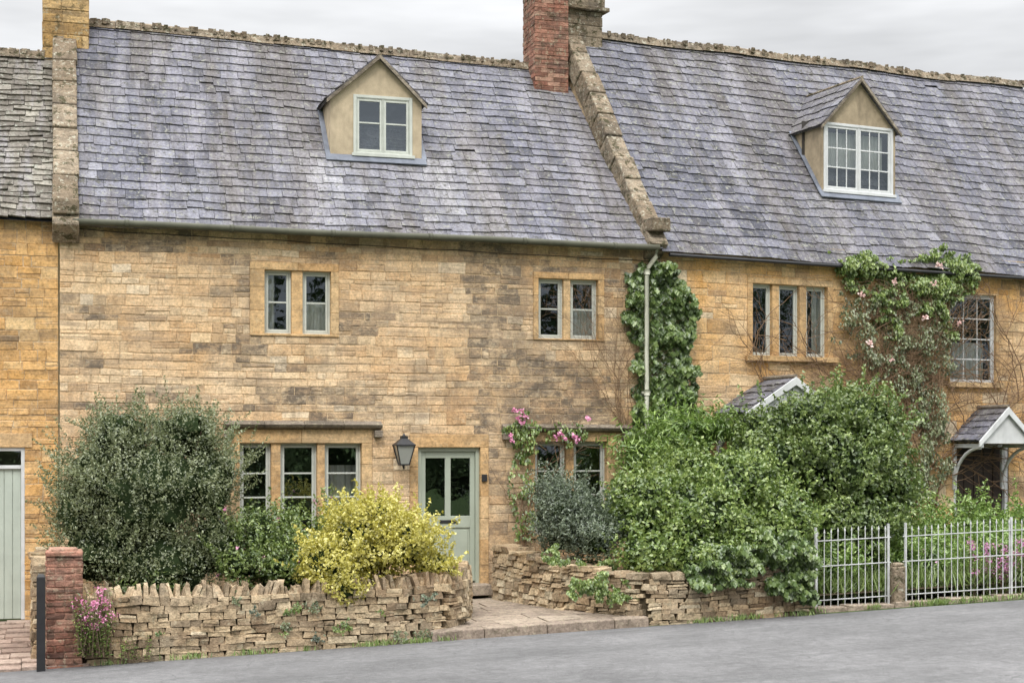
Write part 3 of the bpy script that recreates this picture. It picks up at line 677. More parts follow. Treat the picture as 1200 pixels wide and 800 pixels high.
ridge_tiles(B2.e,R2,gx,uR2,M_COPE)
coping(B2.e,R2,gx-.02,.32,M_COPE,h=.12,t0=.0,t1=.97,n=10)
kn=MB(); c=F2.at(762,262,-.1); kn.box(gx-.19,gx+.15,-.24,.1,c[1]-.12,c[1]+.08,j=.01); kn.obj('kneeler_stone',M_COPE,B2.e,.02)
dormer(B2,R2,s2,963,1049,150,231,(1006,96),(965,147,1046,227),M_BUFF,M_SL2,1,(.33,.66),(.33,.67),2)
B2.curtain(F2.at(972,200,dd2[1])[0],F2.at(1040,200,dd2[1])[0],dd2[1]+.18,F2.at(1000,195,dd2[1])[1],F2.at(1000,155,dd2[1])[1])
g=MB(); a=F2.at(785,293,-.2); b=F2.at(1330,330,-.2); g.tube([(a[0],-.19,a[1]-.07),(b[0],-.19,b[1]-.07)],.03,8); g.obj('gutter',M_BLACK,B2.e)
def canopy(B,apx,apy,hw_,drop,d,front_mat=M_WHITE,brk=True):
    u,z=B.fr.at(apx,apy,-d); sl=MB(); tr=MB()
    for sg in (-1,1):
        p00=Vector((u+sg*hw_,-d,z-drop));p10=Vector((u+sg*hw_,.0,z-drop));p01=Vector((u,-d,z));p11=Vector((u,0,z))
        if sg<0: Rq=lambda s,t:(p10.lerp(p00,s)).lerp(p11.lerp(p01,s),t)
        else: Rq=lambda s,t:(p00.lerp(p10,s)).lerp(p01.lerp(p11,s),t)
        slates(sl,lambda q,t:Rq(min(1,max(0,q/d)),t),0,d,5,.2)
        N=vnorm(Rq(0,0),Rq(1,0),Rq(0,1)); P=[Rq(0,0),Rq(1,0),Rq(1,1),Rq(0,1)]; sl.hexa([k-N*.035 for k in P]+[k+N*.003 for k in P],(.2,0,.5))
        q=-d-.015; e=u+sg*(hw_+.02)
        tr.hexa([(e,q-.02,z-drop-.11),(e,q+.012,z-drop-.11),(u,q+.012,z-.11),(u,q-.02,z-.11),(e,q-.02,z-drop-.01),(e,q+.012,z-drop-.01),(u,q+.012,z+.02),(u,q-.02,z+.02)])
        if brk:
            x=u+sg*(hw_-.08); pts=[(x,-.03-(d-.1)*(1-cos(k/8*pi/2)),z-drop-.78+.66*sin(k/8*pi/2)) for k in range(9)]
            tr.tube(pts,.03,6); tr.box(x-.035,x+.035,-.05,-.003,z-drop-.85,z-drop-.1); tr.box(x-.03,x+.03,-d+.02,-.051,z-drop-.12,z-drop-.05)
    tr.hexa([(u-hw_+.05,-d+.03,z-drop-.05),(u+hw_-.05,-d+.03,z-drop-.05),(u+hw_-.05,-d+.06,z-drop-.05),(u-hw_+.05,-d+.06,z-drop-.05),(u-.02,-d+.03,z-.08),(u+.02,-d+.03,z-.08),(u+.02,-d+.06,z-.08),(u-.02,-d+.06,z-.08)])
    sl.obj('porch_slates',M_SL2,B.e); tr.obj('porch_timbers',front_mat,B.e,.004)
    rc=MB(); rc.tube([(u,-d-.02,z+.03),(u,0,z+.03)],.035,8); rc.obj('porch_ridge_lead',M_DARKST,B.e)
canopy(B2,1181,478,.62,.56,.75)
canopy(B2,932,443,.95,.56,.9)
B2.finish()
ch=MB(); x0=F1.at(627,50,2.5)[0]; x1=F1.at(666,50,2.5)[0]; zc=F1.at(645,84,2.5)[1]
stack(ch,x0,x1,2.5,3.2,zc-.7,zc+2.4,.225,.075); ch.obj('brick_chimney',M_BRICK,B1.e)
ch=MB(); x0=F2.at(664,30,2.75)[0]; x1=F2.at(706,30,2.75)[0]; zc=F2.at(690,12,2.7)[1]
stack(ch,x0,x1,2.75,3.5,zc-1.6,zc,.38,.19); 
ch.box(x0-.07,x1+.10,2.66,3.58,zc,zc+.07,j=.006); ch.box(x0-.02,x1+.04,2.72,3.52,zc+.07,zc+.35,j=.006)
ch.obj('stone_chimney',M_COPE,B2.e,.01)

# ============================================================ COTTAGE (left)
B0=Bld('stone_cottage',F1)
a=F1.at(0,252,-.12); b=F1.at(62,255,-.12); ze0=line(a,b)
a=F1.at(0,62,2.6); b=F1.at(60,64,2.6); zr0=line(a,b)
R0=mkR(ze0,zr0,-.12,2.6,11.0); uA=-5.0; uB=uL-.02
ld0,lz1=F1.at(-50,524); ld1=F1.at(29,524)[0]; lz0=F1.at(10,726)[1]
B0.ops.append((ld0,ld1,-.9,lz1)); t=B0.tim
t.box(ld0,ld0+.05,.03,.13,lz0,lz1,mi=1);t.box(ld1-.05,ld1,.03,.13,lz0,lz1,mi=1);t.box(ld0+.05,ld1-.05,.031,.13,lz1-.05,lz1,mi=1);t.box(ld0+.05,ld1-.05,.031,.13,lz1-.30,lz1-.25,mi=1)
B0.glass.face([(ld0+.05,.08,lz1-.25),(ld1-.05,.08,lz1-.25),(ld1-.05,.08,lz1-.05),(ld0+.05,.08,lz1-.05)])
B0.room.face([(ld0,.5,lz1-.5),(ld1,.5,lz1-.5),(ld1,.5,lz1),(ld0,.5,lz1)])
dk=MB(); n=7
for i in range(n):
    x=ld0+.05+(ld1-ld0-.1)*i/n; dk.box(x+.004,x+(ld1-ld0-.1)/n-.004,.07,.11,lz0+.01,lz1-.30)
dk.box(ld0+.05,ld1-.05,.085,.12,lz0+.01,lz1-.30); dk.obj('plank_door',M_DOORL,B0.e,.004)
fb=MB(); facing(fb,uA,uB,-.95,ze0(0),B0.ops,(.12,.19),(.18,.5),9.0,plane=.02,soot=lambda u,z:max(0,.9*noise.noise(Vector((u*.8,z*1.5,27)))+.1)+.5*math.exp(-max(0,ze0(u)-z)/.3)); fb.obj('stone_facing',M_B0,B0.e)  # noise soot, plus stones darker towards the eaves
bk=MB(); backing(bk,uA,uB,-.95,ze0(0)+.1,B0.ops,.0255); bk.obj('wall_core',M_MORT,B0.e)
B0.dress.box(ld0-.1,ld1+.1,-.004,.2,lz1,lz1+.2)
sm=MB(); slates(sm,R0,uA,uB-.05,30,.24,th=.022,jit=2.2,tone=lambda u,t:.35*noise.noise(Vector((u*2,t*6,2)))); sm.obj('roof_stone_tiles',M_SL0,B0.e)
un=MB(); 
for q in range(6): un.face([R0(uA,q/6)-Vector((0,0,.06)),R0(uB,q/6)-Vector((0,0,.06)),R0(uB,(q+1)/6)-Vector((0,0,.06)),R0(uA,(q+1)/6)-Vector((0,0,.06))])
un.face([R0(uA,1),R0(uB,1),(uB,5.4,5.0),(uA,5.4,5.0)]); un.obj('roof_underlay',M_UNDER,B0.e); ridge_tiles(B0.e,R0,uA,uB-.2,M_COPE)
B0.finish()

# ============================================================ GROUND
def m_asphalt():
    t=NT('asphalt',.95,.1); f=t.noise(120,3,.8); b=t.noise(.8,4,.6); m=t.noise(9,4,.7)
    c=t.mix(1,(.142,.140,.140),t.ramp(f,[(.3,.45),(.5,1),(.72,1.75)]),'MULTIPLY'); c=t.mix(1,c,t.ramp(b,[(.3,.78),(.7,1.18)]),'MULTIPLY'); c=t.mix(1,c,t.ramp(m,[(.3,.80),(.7,1.15)]),'MULTIPLY')
    l=t.noise(1,4,.7,t.map((.25,2.2,1))); c=t.mix(t.math('MULTIPLY',t.ramp(l,[(.5,0),(.7,1)]),.4),c,(.085,.085,.085))
    v=t.n('ShaderNodeTexVoronoi',feature='DISTANCE_TO_EDGE'); v.inputs['Scale'].default_value=.55
    mp=t.n('ShaderNodeVectorMath',operation='ADD'); t.l(t.co,mp.inputs[0]); nn=t.n('ShaderNodeTexNoise'); nn.inputs['Scale'].default_value=1.5; nn.inputs['Detail'].default_value=5; t.l(t.co,nn.inputs['Vector']); t.l(nn.outputs['Color'],mp.inputs[1]); t.l(mp.outputs[0],v.inputs['Vector'])
    k=t.math('MULTIPLY',t.ramp(v.outputs[0],[(0,1),(.006,0)]),t.ramp(b,[(.5,0),(.6,.6)])); c=t.mix(k,c,(.045,.045,.045))
    t.bump(f,.7,.006); return t.col(c)
M_ASPH=m_asphalt()
def m_grass():
    t=NT('verge_grass',.9,.1); c=t.ramp(t.noise(5,5,.75),[(.3,(.03,.05,.015)),(.5,(.07,.11,.03)),(.7,(.13,.16,.06))]); t.bump(t.noise(40,3,.8),1,.05); return t.col(c)
M_GR=m_grass()
def sheet(name,xs,ys,zf,mat,parent=None):
    mb=MB(); n=len(ys)
    for x in xs:
        for y in ys: mb.v.append((x,y,zf(x,y)))
    for i in range(len(xs)-1):
        for j in range(n-1): mb.f.append((i*n+j,(i+1)*n+j,(i+1)*n+j+1,i*n+j+1)); mb.c.append((R_(),R_(),R_())); mb.m.append(0)
    return mb.obj(name,mat,parent,smooth=True)
sheet('ground',[-900,-300,-100,-40,-14,0,14,28,60,200,900],[-900,-200,-60,-30,-12,-3,10,60,300,900],lambda x,y:gz(x)-.02,M_GR)
YR=-3.42
sheet('road',[-120,-40,-14]+list(np.arange(-12,28,1.0))+[28,60,160],[-10.6]+list(np.linspace(-10,YR,10)),lambda x,y:gz(x)-.012+.05*(1-((y+7)/3.6)**2),M_ASPH)
kb=MB(); x=-30
while x<40:
    e=x+.9; kb.hexa([(x+.003,-10.75,gz(x)-.1),(e-.003,-10.75,gz(e)-.1),(e-.003,-10.6,gz(e)-.1),(x+.003,-10.6,gz(x)-.1),(x+.003,-10.75,gz(x)+.1),(e-.003,-10.75,gz(e)+.1),(e-.003,-10.6,gz(e)+.1),(x+.003,-10.6,gz(x)+.1)]); x=e
kb.obj('kerb',M_FLAG,None,.01)
sheet('garden_bed',[.6,2,3.5,4.8,5.35],[-3.05,-2,-1,.02],lambda x,y:gz(x)+.20+.04*noise.noise(Vector((x*2,y*2,0))),M_SOIL)
mb=MB(); pl=[(7.7,-3.05),(20,-3.05),(20,2.5),(9.5,.5),(9.3,.02),(6.65,.02),(6.65,-1.0)]
mb.face([(x,y,gz(x)+.2) for x,y in pl]); mb.obj('garden_bed',M_SOIL)
M_PINK=m_stone('pinkish_pavers',[(0,(.22,.16,.13)),(.5,(.30,.22,.18)),(1,(.36,.28,.23))],.4,(.10,.08,.06),.2,streak=False)
mb=MB(); y=YR+.0
while y<0:
    x=-5+U(0,.2)
    while x<.4:
        w=U(.35,.5); mb.box(x+.004,min(x+w,.45)-.004,y+.004,y+.346,gz(x)-.1,gz(x)+.03+(y-YR)*.068+U(0,.006)); x+=w
    y+=.35
mb.obj('forecourt_paving',M_PINK,None,.006)
xl=F1.at(512,745,-3.3)[0]; xr=F1.at(752,728,-3.3)[0]
def pz(x,y): 
    s=(y+3.42)/3.1; return gz(x)+.12+s*.06
mb=MB(); rows=[-3.2,-2.75,-2.3,-1.8,-1.35,-.9,-.35]
for a,b in zip(rows[:-1],rows[1:]):
    s=(a+3.42)/3.4; L=5.0+.15*s if a<-1.6 else 5.2; Rr=7.75-1.2*s+.2
    x=L
    while x<Rr:
        w=U(.4,.85); e=min(x+w,Rr); 
        if Rr-e<.25: e=Rr
        g=.006; dz=U(-.006,.006); c=[(x+g,a+g),(e-g,a+g),(e-g,b-g),(x+g,b-g)]
        mb.hexa([(p[0],p[1],pz(*p)-.08) for p in c]+[(p[0],p[1],pz(*p)+dz+U(-.003,.003)) for p in c]); x=e
mb.obj('flagstone_path',M_FLAG,None,.008)
mb=MB(); mb.hexa([(4.9,-3.3,-.75),(7.9,-3.3,-.75),(6.7,0,-.75),(5.0,0,-.75),(4.9,-3.3,pz(4.9,-3.3)-.03),(7.9,-3.3,pz(7.9,-3.3)-.03),(6.7,0,pz(6.7,0)-.03),(5,0,pz(5,0)-.03)]); mb.obj('path_bed',M_SOIL)
kb=MB(); x=xl-.1
while x<xr+.05:
    e=min(x+U(.55,.95),xr+.06); kb.hexa([(x+.004,-3.43,gz(x)-.1),(e-.004,-3.43,gz(e)-.1),(e-.004,-3.21,gz(e)-.1),(x+.004,-3.21,gz(x)-.1),(x+.004,-3.42,gz(x)+.11),(e-.004,-3.42,gz(e)+.115),(e-.004,-3.21,gz(e)+.125),(x+.004,-3.21,gz(x)+.125)]); x=e
kb.obj('kerb',M_FLAG,None,.015)

# ============================================================ DRYSTONE WALLS
def drystone(name,path,thick=.36,cope='cock',ch=.085):
    pts=[Vector((p[0],p[1])) for p in path]; seg=[(b-a).length for a,b in zip(pts[:-1],pts[1:])]; Lt=sum(seg)
    def pos(s):
        s=max(0,min(Lt,s))
        for i,l in enumerate(seg):
            if s<=l or i==len(seg)-1:
                k=s/l; p=pts[i].lerp(pts[i+1],k); t=(pts[i+1]-pts[i]).normalized()
                return p,t,path[i][2]*(1-k)+path[i+1][2]*k,path[i][3]*(1-k)+path[i+1][3]*k
            s-=l
    mb=MB(); hmax=max(p[3]-p[2] for p in path); n=max(3,round(hmax/ch))
    fr=[0]; 
    for k in range(n): fr.append(fr[-1]+U(.75,1.3))
    fr=[f/fr[-1] for f in fr]
    for k in range(n):
        s=-U(0,.1)
        while s<Lt:
            w=random.triangular(.08,.34,.14)*(1.2 if k<2 else 1); e=s+w
            a=max(0,s); b=min(Lt,e); s=e
            if b-a<.04: continue
            p,t,zb,zt=pos((a+b)/2); nn=Vector((-t.y,t.x)); hw=(b-a)/2-.001; h=thick/2+U(-.018,.018)
            wb=lambda q:.028*noise.noise(Vector((q*2.2,k*.35,3)))
            H=zt-zb
            def layer(za,zb_,):
                c=[p-t*hw-nn*h,p+t*hw-nn*h,p+t*hw+nn*h,p-t*hw+nn*h]; j=.010
                wl=[wb(a),wb(b),wb(b),wb(a)]; k1=U(.82,1)
                mb.hexa([(q.x+U(-j,j),q.y+U(-j,j),za+w_+U(-.006,.006)) for q,w_ in zip(c,wl)]+[(p.x+(q.x-p.x)*k1+U(-j,j),p.y+(q.y-p.y)*1+U(-j,j),zb_+w_+U(-.012,.010)) for q,w_ in zip(c,wl)])
            z0=zb+H*fr[k]+.000; z1=zb+H*fr[k+1]-.001
            if R_()<.22: m=z0+(z1-z0)*U(.4,.6); layer(z0,m-.001); layer(m+.001,z1)
            elif R_()<.12 and k<n-1: layer(z0,z1+H/n*.35)
            else: layer(z0,z1)
    if cope=='cock':
        s=0.02
        while s<Lt:
            w=U(.04,.09); p,t,zb,zt=pos(s+w/2); nn=Vector((-t.y,t.x)); h=thick/2+U(-.06,.01); H=random.triangular(.07,.19,.13); ln=U(-.05,.08); tp=U(.5,.95)
            c=[p-t*(w/2-.001)-nn*h,p+t*(w/2-.001)-nn*h,p+t*(w/2-.001)+nn*h,p-t*(w/2-.001)+nn*h]
            c2=[p+t*ln+((-t if i in(0,3) else t)*(w/2-.002)*U(.5,1))+(-nn if i<2 else nn)*h*tp for i in range(4)]
            mb.hexa([(q.x,q.y,zt-.02) for q in c]+[(q.x+U(-.012,.012),q.y+U(-.012,.012),zt+H+U(-.03,.02)) for q in c2],col=(U(.05,.55),R_(),R_())); s+=w+U(0,.006)
    else:
        s=0
        while s<Lt:
            w=U(.12,.36); p,t,zb,zt=pos(min(Lt,s+w/2)); nn=Vector((-t.y,t.x)); h=thick/2+U(-.01,.03); H=U(.03,.09)
            c=[p-t*(w/2-.002)-nn*h,p+t*(w/2-.002)-nn*h,p+t*(w/2-.002)+nn*h,p-t*(w/2-.002)+nn*h]
            mb.hexa([(q.x+U(-.015,.015),q.y+U(-.015,.015),zt-.01) for q in c]+[(q.x+U(-.03,.03),q.y+U(-.03,.03),zt+H+U(-.02,.015)) for q in c]); s+=w
    o=mb.obj(name,M_DRY,None,.016,3)
    cr=MB(); N_=24
    for i in range(N_):
        p,t,zb,zt=pos(Lt*i/N_+.01); p2,t2,zb2,zt2=pos(Lt*(i+1)/N_-.01); n1=Vector((-t.y,t.x))*(thick/2-.04); n2=Vector((-t2.y,t2.x))*(thick/2-.04)
        c=[(p-n1,zb,zt),(p2-n2,zb2,zt2),(p2+n2,zb2,zt2),(p+n1,zb,zt)]
        cr.hexa([(q.x,q.y,a) for q,a,b in c]+[(q.x,q.y,b-.01) for q,a,b in c])
    cr.obj('wall_core',M_SOIL,o)
    return o
X=lambda px,v:F1.at(px,700,v)[0]
y0=-3.22
lw=[(X(100,y0),y0,.24),(X(250,y0),y0,.22),(X(400,y0),y0+.02,.23),(X(480,y0),y0+.05,.26)]
path=[(x,y,gz(x)-.03,z) for x,y,z in lw]
xe=X(515,-3.0); path+=[(xe,-3.02,gz(xe)-.03,.28),(X(531,-2.7),-2.7,gz(5)-.03,.29),(X(538,-2.2),-2.2,gz(5)+.05,.30),(X(538,-1.5),-1.5,gz(5)+.1,.30)]
drystone('drystone_wall',path,.36,'cock',.090)
path=[(6.52,-.45,-.25,.55),(6.68,-1.1,-.3,.50),(6.95,-1.9,-.35,.42),(7.3,-2.65,-.38,.34),(7.72,-3.12,gz(7.7)-.03,.29),(8.3,-3.22,gz(8.3)-.03,.28),(9.3,-3.22,gz(9.3)-.03,.32),(10.12,-3.22,gz(10.1)-.03,.40)]
drystone('drystone_wall',path,.36,'flat',.090)
path=[(X(52,-2.9),-2.85,gz(0),.62),(X(50,-1.5),-1.3,gz(0)+.05,.62),(X(58,-.2),-.2,gz(0)+.1,.62)]
drystone('drystone_wall',path,.3,'flat',.09)
mb=MB(); px0=X(54,-3.4); px1=X(97,-3.4); zt=F1.at(75,652,-3.4)[1]
stack(mb,px0,px1,-3.42,-3.0,gz(0)-.05,zt,.215,.078,j=.010,g=.004)
o=mb.obj('brick_pier',M_BRICK,None,.012)
mb=MB(); mb.box(px0-.01,px1+.01,-3.43,-2.99,zt,zt+.06,j=.014); mb.box(px0+.03,px1-.06,-3.38,-3.03,zt+.06,zt+.10,j=.02); mb.obj('pier_cap',M_BRICK,o,.016)
mb=MB(); bx=X(48,-3.6); 
mb.box(bx-.05,bx+.05,-3.65,-3.55,gz(0)-.1,.52); mb.hexa([(bx-.05,-3.65,.521),(bx+.05,-3.65,.521),(bx+.05,-3.55,.521),(bx-.05,-3.55,.521),(bx-.03,-3.63,.56),(bx+.03,-3.63,.56),(bx+.03,-3.57,.56),(bx-.03,-3.57,.56)]); mb.obj('bollard',M_BLACK,None,.004)

# ============================================================ RAILINGS
fe=empty('iron_railing'); mb=MB(); x=X(958,-3.15); xe=17.0
post_x=X(1051,-3.15)
def fz(x): return gz(x)
u=x
while u<xe:
    if abs(u-post_x)>.13:
        h=1.08+.02*sin(u*3); j=U(-.008,.008)
        mb.tube([(u+j,-3.15,fz(u)+.05),(u,-3.15,fz(u)+h)],.0066,5); mb.tube([(u,-3.15,fz(u)+h),(u,-3.15,fz(u)+h+.02),(u,-3.15,fz(u)+h+.07)],[.010,.013,.002],5)
    u+=.108
for hh in (.14,.62,.98):
    for a,b in ((x-.02,post_x-.1),(post_x+.1,xe)):
        n=len(mb.v); mb.box(a,b,-3.158,-3.142,0,1)
        v=[(a,-3.162,fz(a)+hh),(b,-3.162,fz(b)+hh),(b,-3.138,fz(b)+hh),(a,-3.138,fz(a)+hh)]
        mb.v[n:]=v+[(p[0],p[1],p[2]+.012) for p in v]
for u in (x-.03,post_x-.14,post_x+.14,post_x+1.9,post_x+3.8): mb.box(u-.011,u+.011,-3.17,-3.13,fz(u)-.02,fz(u)+1.18)
mb.obj('rails_and_pickets',M_RAIL,fe)
mb=MB(); mb.box(post_x-.09,post_x+.09,-3.24,-3.06,fz(post_x)-.05,fz(post_x)+.56,j=.01); mb.box(post_x-.075,post_x+.075,-3.225,-3.075,fz(post_x)+.562,fz(post_x)+.61,j=.012); mb.obj('stone_post',M_COPE,None,.025)
mb=MB(); u=x-.1
while u<xe:
    w=U(.5,.9); mb.box(u+.004,u+w-.004,-3.26,-3.0,fz(u)-.1,fz(u)+.06,j=.006); u+=w
mb.obj('kerb',M_FLAG,None,.015)
# lantern
ln=empty('wall_lantern'); u,z=F1.at(473,545,-.22); mb=MB()
def frus(mb,cx,cy,z0,z1,a,b,mi=0): mb.hexa([(cx-a,cy-a,z0),(cx+a,cy-a,z0),(cx+a,cy+a,z0),(cx-a,cy+a,z0),(cx-b,cy-b,z1),(cx+b,cy-b,z1),(cx+b,cy+b,z1),(cx-b,cy+b,z1)],mi=mi)
cy=-.24
frus(mb,u,cy,z,z+.02,.075,.075); frus(mb,u,cy,z+.29,z+.31,.15,.15); frus(mb,u,cy,z+.31,z+.40,.145,.05); frus(mb,u,cy,z+.40,z+.44,.05,.05); mb.tube([(u,cy,z+.44),(u,cy,z+.48)],[.03,.005],8)
for sx in (-1,1):
    for sy in (-1,1): mb.tube([(u+sx*.07,cy+sy*.07,z+.02),(u+sx*.135,cy+sy*.135,z+.29)],.009,4)
mb.tube([(u,0,z+.22),(u,-.05,z+.05),(u,cy,z-.05),(u,cy,z)],.012,6); mb.box(u-.04,u+.04,-.03,-.013,z+.08,z+.36)
mb.obj('frame',M_BLACK,ln); mb=MB(); frus(mb,u,cy,z+.021,z+.289,.065,.128); mb.obj('glass',M_LGLASS,ln)
mb=MB(); u,z=F1.at(567,560); mb.box(u-.04,u+.04,-.05,-.016,z-.05,z+.06); mb.obj('doorbell_box',M_BLACK,None,.006)

# ============================================================ PLANTS
def C(px,py,v): u,z=F1.at(px,py,v); return (u,v,z)
shrub('rounded_shrub',[(C(170,580,-1.75),(1.0,.95,.9)),(C(118,560,-1.6),(.58,.7,.7)),(C(240,565,-1.6),(.55,.7,.72)),(C(140,510,-1.6),(.5,.6,.42)),(C(215,510,-1.6),(.55,.6,.42)),(C(255,640,-1.9),(.5,.6,.5)),(C(120,645,-1.9),(.58,.6,.55)),(C(190,665,-2.1),(.8,.6,.5)),(C(90,600,-1.7),(.35,.5,.5))],54000,.038,.019,L_OLIVE,.13,.42,1.8,900,.34,base=(C(175,690,-1.7)[0],-1.7,-.4),core=.66,hole=.2)
shrub('golden_shrub',[(C(425,640,-2.7),(.62,.6,.52)),(C(385,665,-2.95),(.42,.45,.36)),(C(468,640,-2.7),(.5,.55,.40)),(C(405,690,-3.25),(.30,.25,.22)),(C(510,665,-2.7),(.28,.4,.22)),(C(440,608,-2.6),(.38,.4,.26))],22000,.048,.030,L_GOLD,.12,.40,2.4,420,.28,base=(C(430,690,-2.7)[0],-2.7,-.3),core=.62,hole=.24)
shrub('flowering_shrub',[(C(310,630,-2.2),(.42,.4,.42)),(C(345,650,-2.3),(.35,.4,.35)),(C(290,660,-2.4),(.4,.4,.3)),(C(330,665,-2.6),(.4,.4,.25)),(C(395,625,-1.6),(.35,.4,.35))],12000,.05,.028,L_DEEP,.14,.45,2.4,260,.28,core=.55,flowers=(P_PINK,22,.032,0))
shrub('laurel_bush',[(C(975,550,-1.2),(.95,1.0,.88)),(C(895,540,-1.2),(.62,.7,.5)),(C(1000,500,-1.0),(.74,.8,.62)),(C(1028,570,-1.4),(.58,.8,.80)),(C(955,495,-1.2),(.60,.6,.44)),(C(905,505,-1.0),(.48,.6,.36)),(C(1000,620,-1.8),(.7,.7,.6))],46000,.066,.040,L_DEEP,.12,.38,1.7,520,.34,base=(C(960,690,-1.3)[0],-1.3,-.3),core=.70)
shrub('spreading_bush',[(C(810,615,-2.0),(.95,1.0,.68)),(C(755,600,-1.8),(.58,.8,.58)),(C(860,575,-1.8),(.70,.85,.6)),(C(880,635,-2.5),(.58,.75,.58)),(C(795,560,-1.3),(.55,.65,.42)),(C(830,660,-2.85),(.66,.60,.38)),(C(760,650,-2.7),(.40,.45,.30)),(C(915,610,-2.4),(.45,.7,.55))],50000,.064,.040,L_GREEN,.12,.38,1.8,480,.30,base=(C(820,690,-1.9)[0],-1.9,-.3),core=.70)
shrub('grey_leaved_shrub',[(C(668,598,-1.6),(.42,.5,.36)),(C(648,580,-1.2),(.28,.4,.26)),(C(695,630,-2.0),(.42,.4,.36)),(C(655,628,-1.5),(.33,.35,.3))],14000,.044,.020,L_GREY,.14,.45,2.6,380,.26,core=.6)
shrub('fern_clump',[(C(800,515,-.5),(.55,.35,.35)),(C(760,540,-.5),(.4,.35,.35)),(C(840,505,-.5),(.3,.3,.2))],6000,.12,.025,L_FERN,.3,.35,2.2,240,.4,core=.5)
def wallcover(name,fr,poly,n,v0,v1,L,W,mat,hole=.0,freq=3.0,down=True,seed=0,pipe=None,warp=18):
    xs=[p[0] for p in poly]; ys=[p[1] for p in poly]
    def inside(x,y):
        r=False; j=len(poly)-1
        for i in range(len(poly)):
            if (poly[i][1]>y)!=(poly[j][1]>y) and x<(poly[j][0]-poly[i][0])*(y-poly[i][1])/(poly[j][1]-poly[i][1]+1e-9)+poly[i][0]: r=not r
            j=i
        return r
    P=[];N=[];G=[];k=0
    while len(P)<n and k<n*12:
        k+=1
        x=U(min(xs)-8,max(xs)+8); y=U(min(ys)-8,max(ys)+8)
        wx=x+warp*noise.noise(Vector((x*.05,y*.05,seed)))+8*noise.noise(Vector((x*.15,y*.15,seed))); wy=y+warp*noise.noise(Vector((x*.05,y*.05,seed+7)))+8*noise.noise(Vector((x*.15,y*.15,seed+5)))
        if not inside(wx,wy): continue
        u,z=fr.at(x,y,v0); q=noise.noise(Vector((u*freq,z*freq,seed)))+.5*noise.noise(Vector((u*freq*3,z*freq*3,seed)))
        if q<hole-.9: continue
        d=max(0,min(1,.5+q)); v=v0+(v1-v0)*d*R_()**.5
        if pipe and abs(u-pipe)<.10: v=max(v,-.06)
        P.append(fr.w(u,v,z)); N.append(-fr.V+Vector((U(-.8,.8),U(-.5,.5),U(-.3,1.1)))); G.append(.5+.8*q)
    return leaves(name,[tuple(p) for p in P],[tuple(p) for p in N],L,W,mat,tan=np.tile(np.array([[0,0,-1.]]),(len(P),1)) if down else None,g=np.array(G))
wallcover('climbing_ivy',F1,[(736,325),(760,308),(795,315),(810,370),(812,440),(815,492),(805,535),(742,535),(740,470),(744,420),(738,380)],13000,-.02,-.26,.082,.074,L_IVY,.22,3.5,pipe=ux)
wallcover('trailing_ivy',F1,[(865,640),(900,625),(945,640),(952,700),(930,706),(905,700),(890,668),(845,690),(820,690),(800,670)],6500,-3.40,-3.72,.070,.062,L_IVY,.40,4)
wallcover('creeping_wall_plant',F1,[(660,676),(700,672),(740,690),(745,708),(700,706),(665,700)],1600,-3.05,-3.3,.04,.03,L_GREEN,.78,4,seed=3)
wallcover('creeping_wall_plant',F1,[(630,645),(690,655),(745,672),(740,684),(690,672),(640,660)],2200,-2.4,-2.6,.04,.03,L_GREEN,.6,3,seed=5)
# small rockery plants in the joints of the left wall
for k in range(16):
    x=U(140,500); y=U(700,755); s=U(5,13)
    wallcover('wall_crevice_plant',F1,[(x-s,y),(x,y-s*.6),(x+s,y),(x,y+s*.7)],int(s*9),-3.41,-3.47,.028,.022,random.choice([L_GREEN,L_GREY,L_OLIVE]),.0,3,seed=k,warp=4)
cr=empty('climbing_rose'); tw=MB(); tips=[]
def twig(fr,px,py,ang,ln,r,depth,mb,tips,v=-.06,ymin=300):
    pts=[];x,y=px,py; n=max(3,int(ln/9)); 
    for i in range(n+1):
        u,z=fr.at(x,y,v); pts.append(fr.w(u,v+U(-.02,.02),z)); 
        ang+=U(-.22,.22); x+=9*sin(ang); y-=9*cos(ang)
        if y<ymin: break
        if depth>0 and i>0 and R_()<.42: twig(fr,x,y,ang+random.choice((-1,1))*U(.4,1.1),ln*U(.35,.7),r*.6,depth-1,mb,tips,v-.03,ymin)
    if len(pts)>2: mb.tube(pts,[r*(1-.6*i/n) for i in range(len(pts))],5)
    tips.append((x,y))
for k in range(6): twig(F2,1078+U(-8,22),600,U(-.35,.2),U(170,260),.020,3,tw,tips,ymin=312)
for k in range(80): twig(F2,U(1000,1100),U(345,480),U(-1.3,1.3),U(40,80),.008,2,tw,tips,-.14,ymin=325)
tw.obj('branches',M_TWIG,cr)
rl=wallcover('rose_leaves',F2,[(972,312),(1000,298),(1035,305),(1062,312),(1090,290),(1118,300),(1142,322),(1138,342),(1112,352),(1108,400),(1085,372),(1060,360),(1040,400),(1015,352),(985,336)],11000,-.05,-.32,.058,.038,L_GREEN,.5,3.2,seed=21); rl.parent=cr
rl=wallcover('rose_leaves',F2,[(985,340),(1105,345),(1118,400),(1100,450),(1110,520),(1095,590),(1060,590),(1070,500),(1040,450),(1005,430),(980,400)],7500,-.05,-.28,.05,.034,L_OLIVE,.62,3.2,seed=31); rl.parent=cr
def blooms(fr,lst,mat,parent,v=-.25,fs=.055,spread=.03,m=14):
    P=[];N=[]
    for x,y in lst:
        u,z=fr.at(x,y,v); c=fr.w(u,v,z)
        for k in range(m): P.append((c.x+random.gauss(0,spread),c.y+random.gauss(0,spread),c.z+random.gauss(0,spread))); N.append((U(-1,1),U(-1.5,0),U(-.3,1)))
    leaves('flowers',P,N,fs,fs*.85,mat,parent=parent)
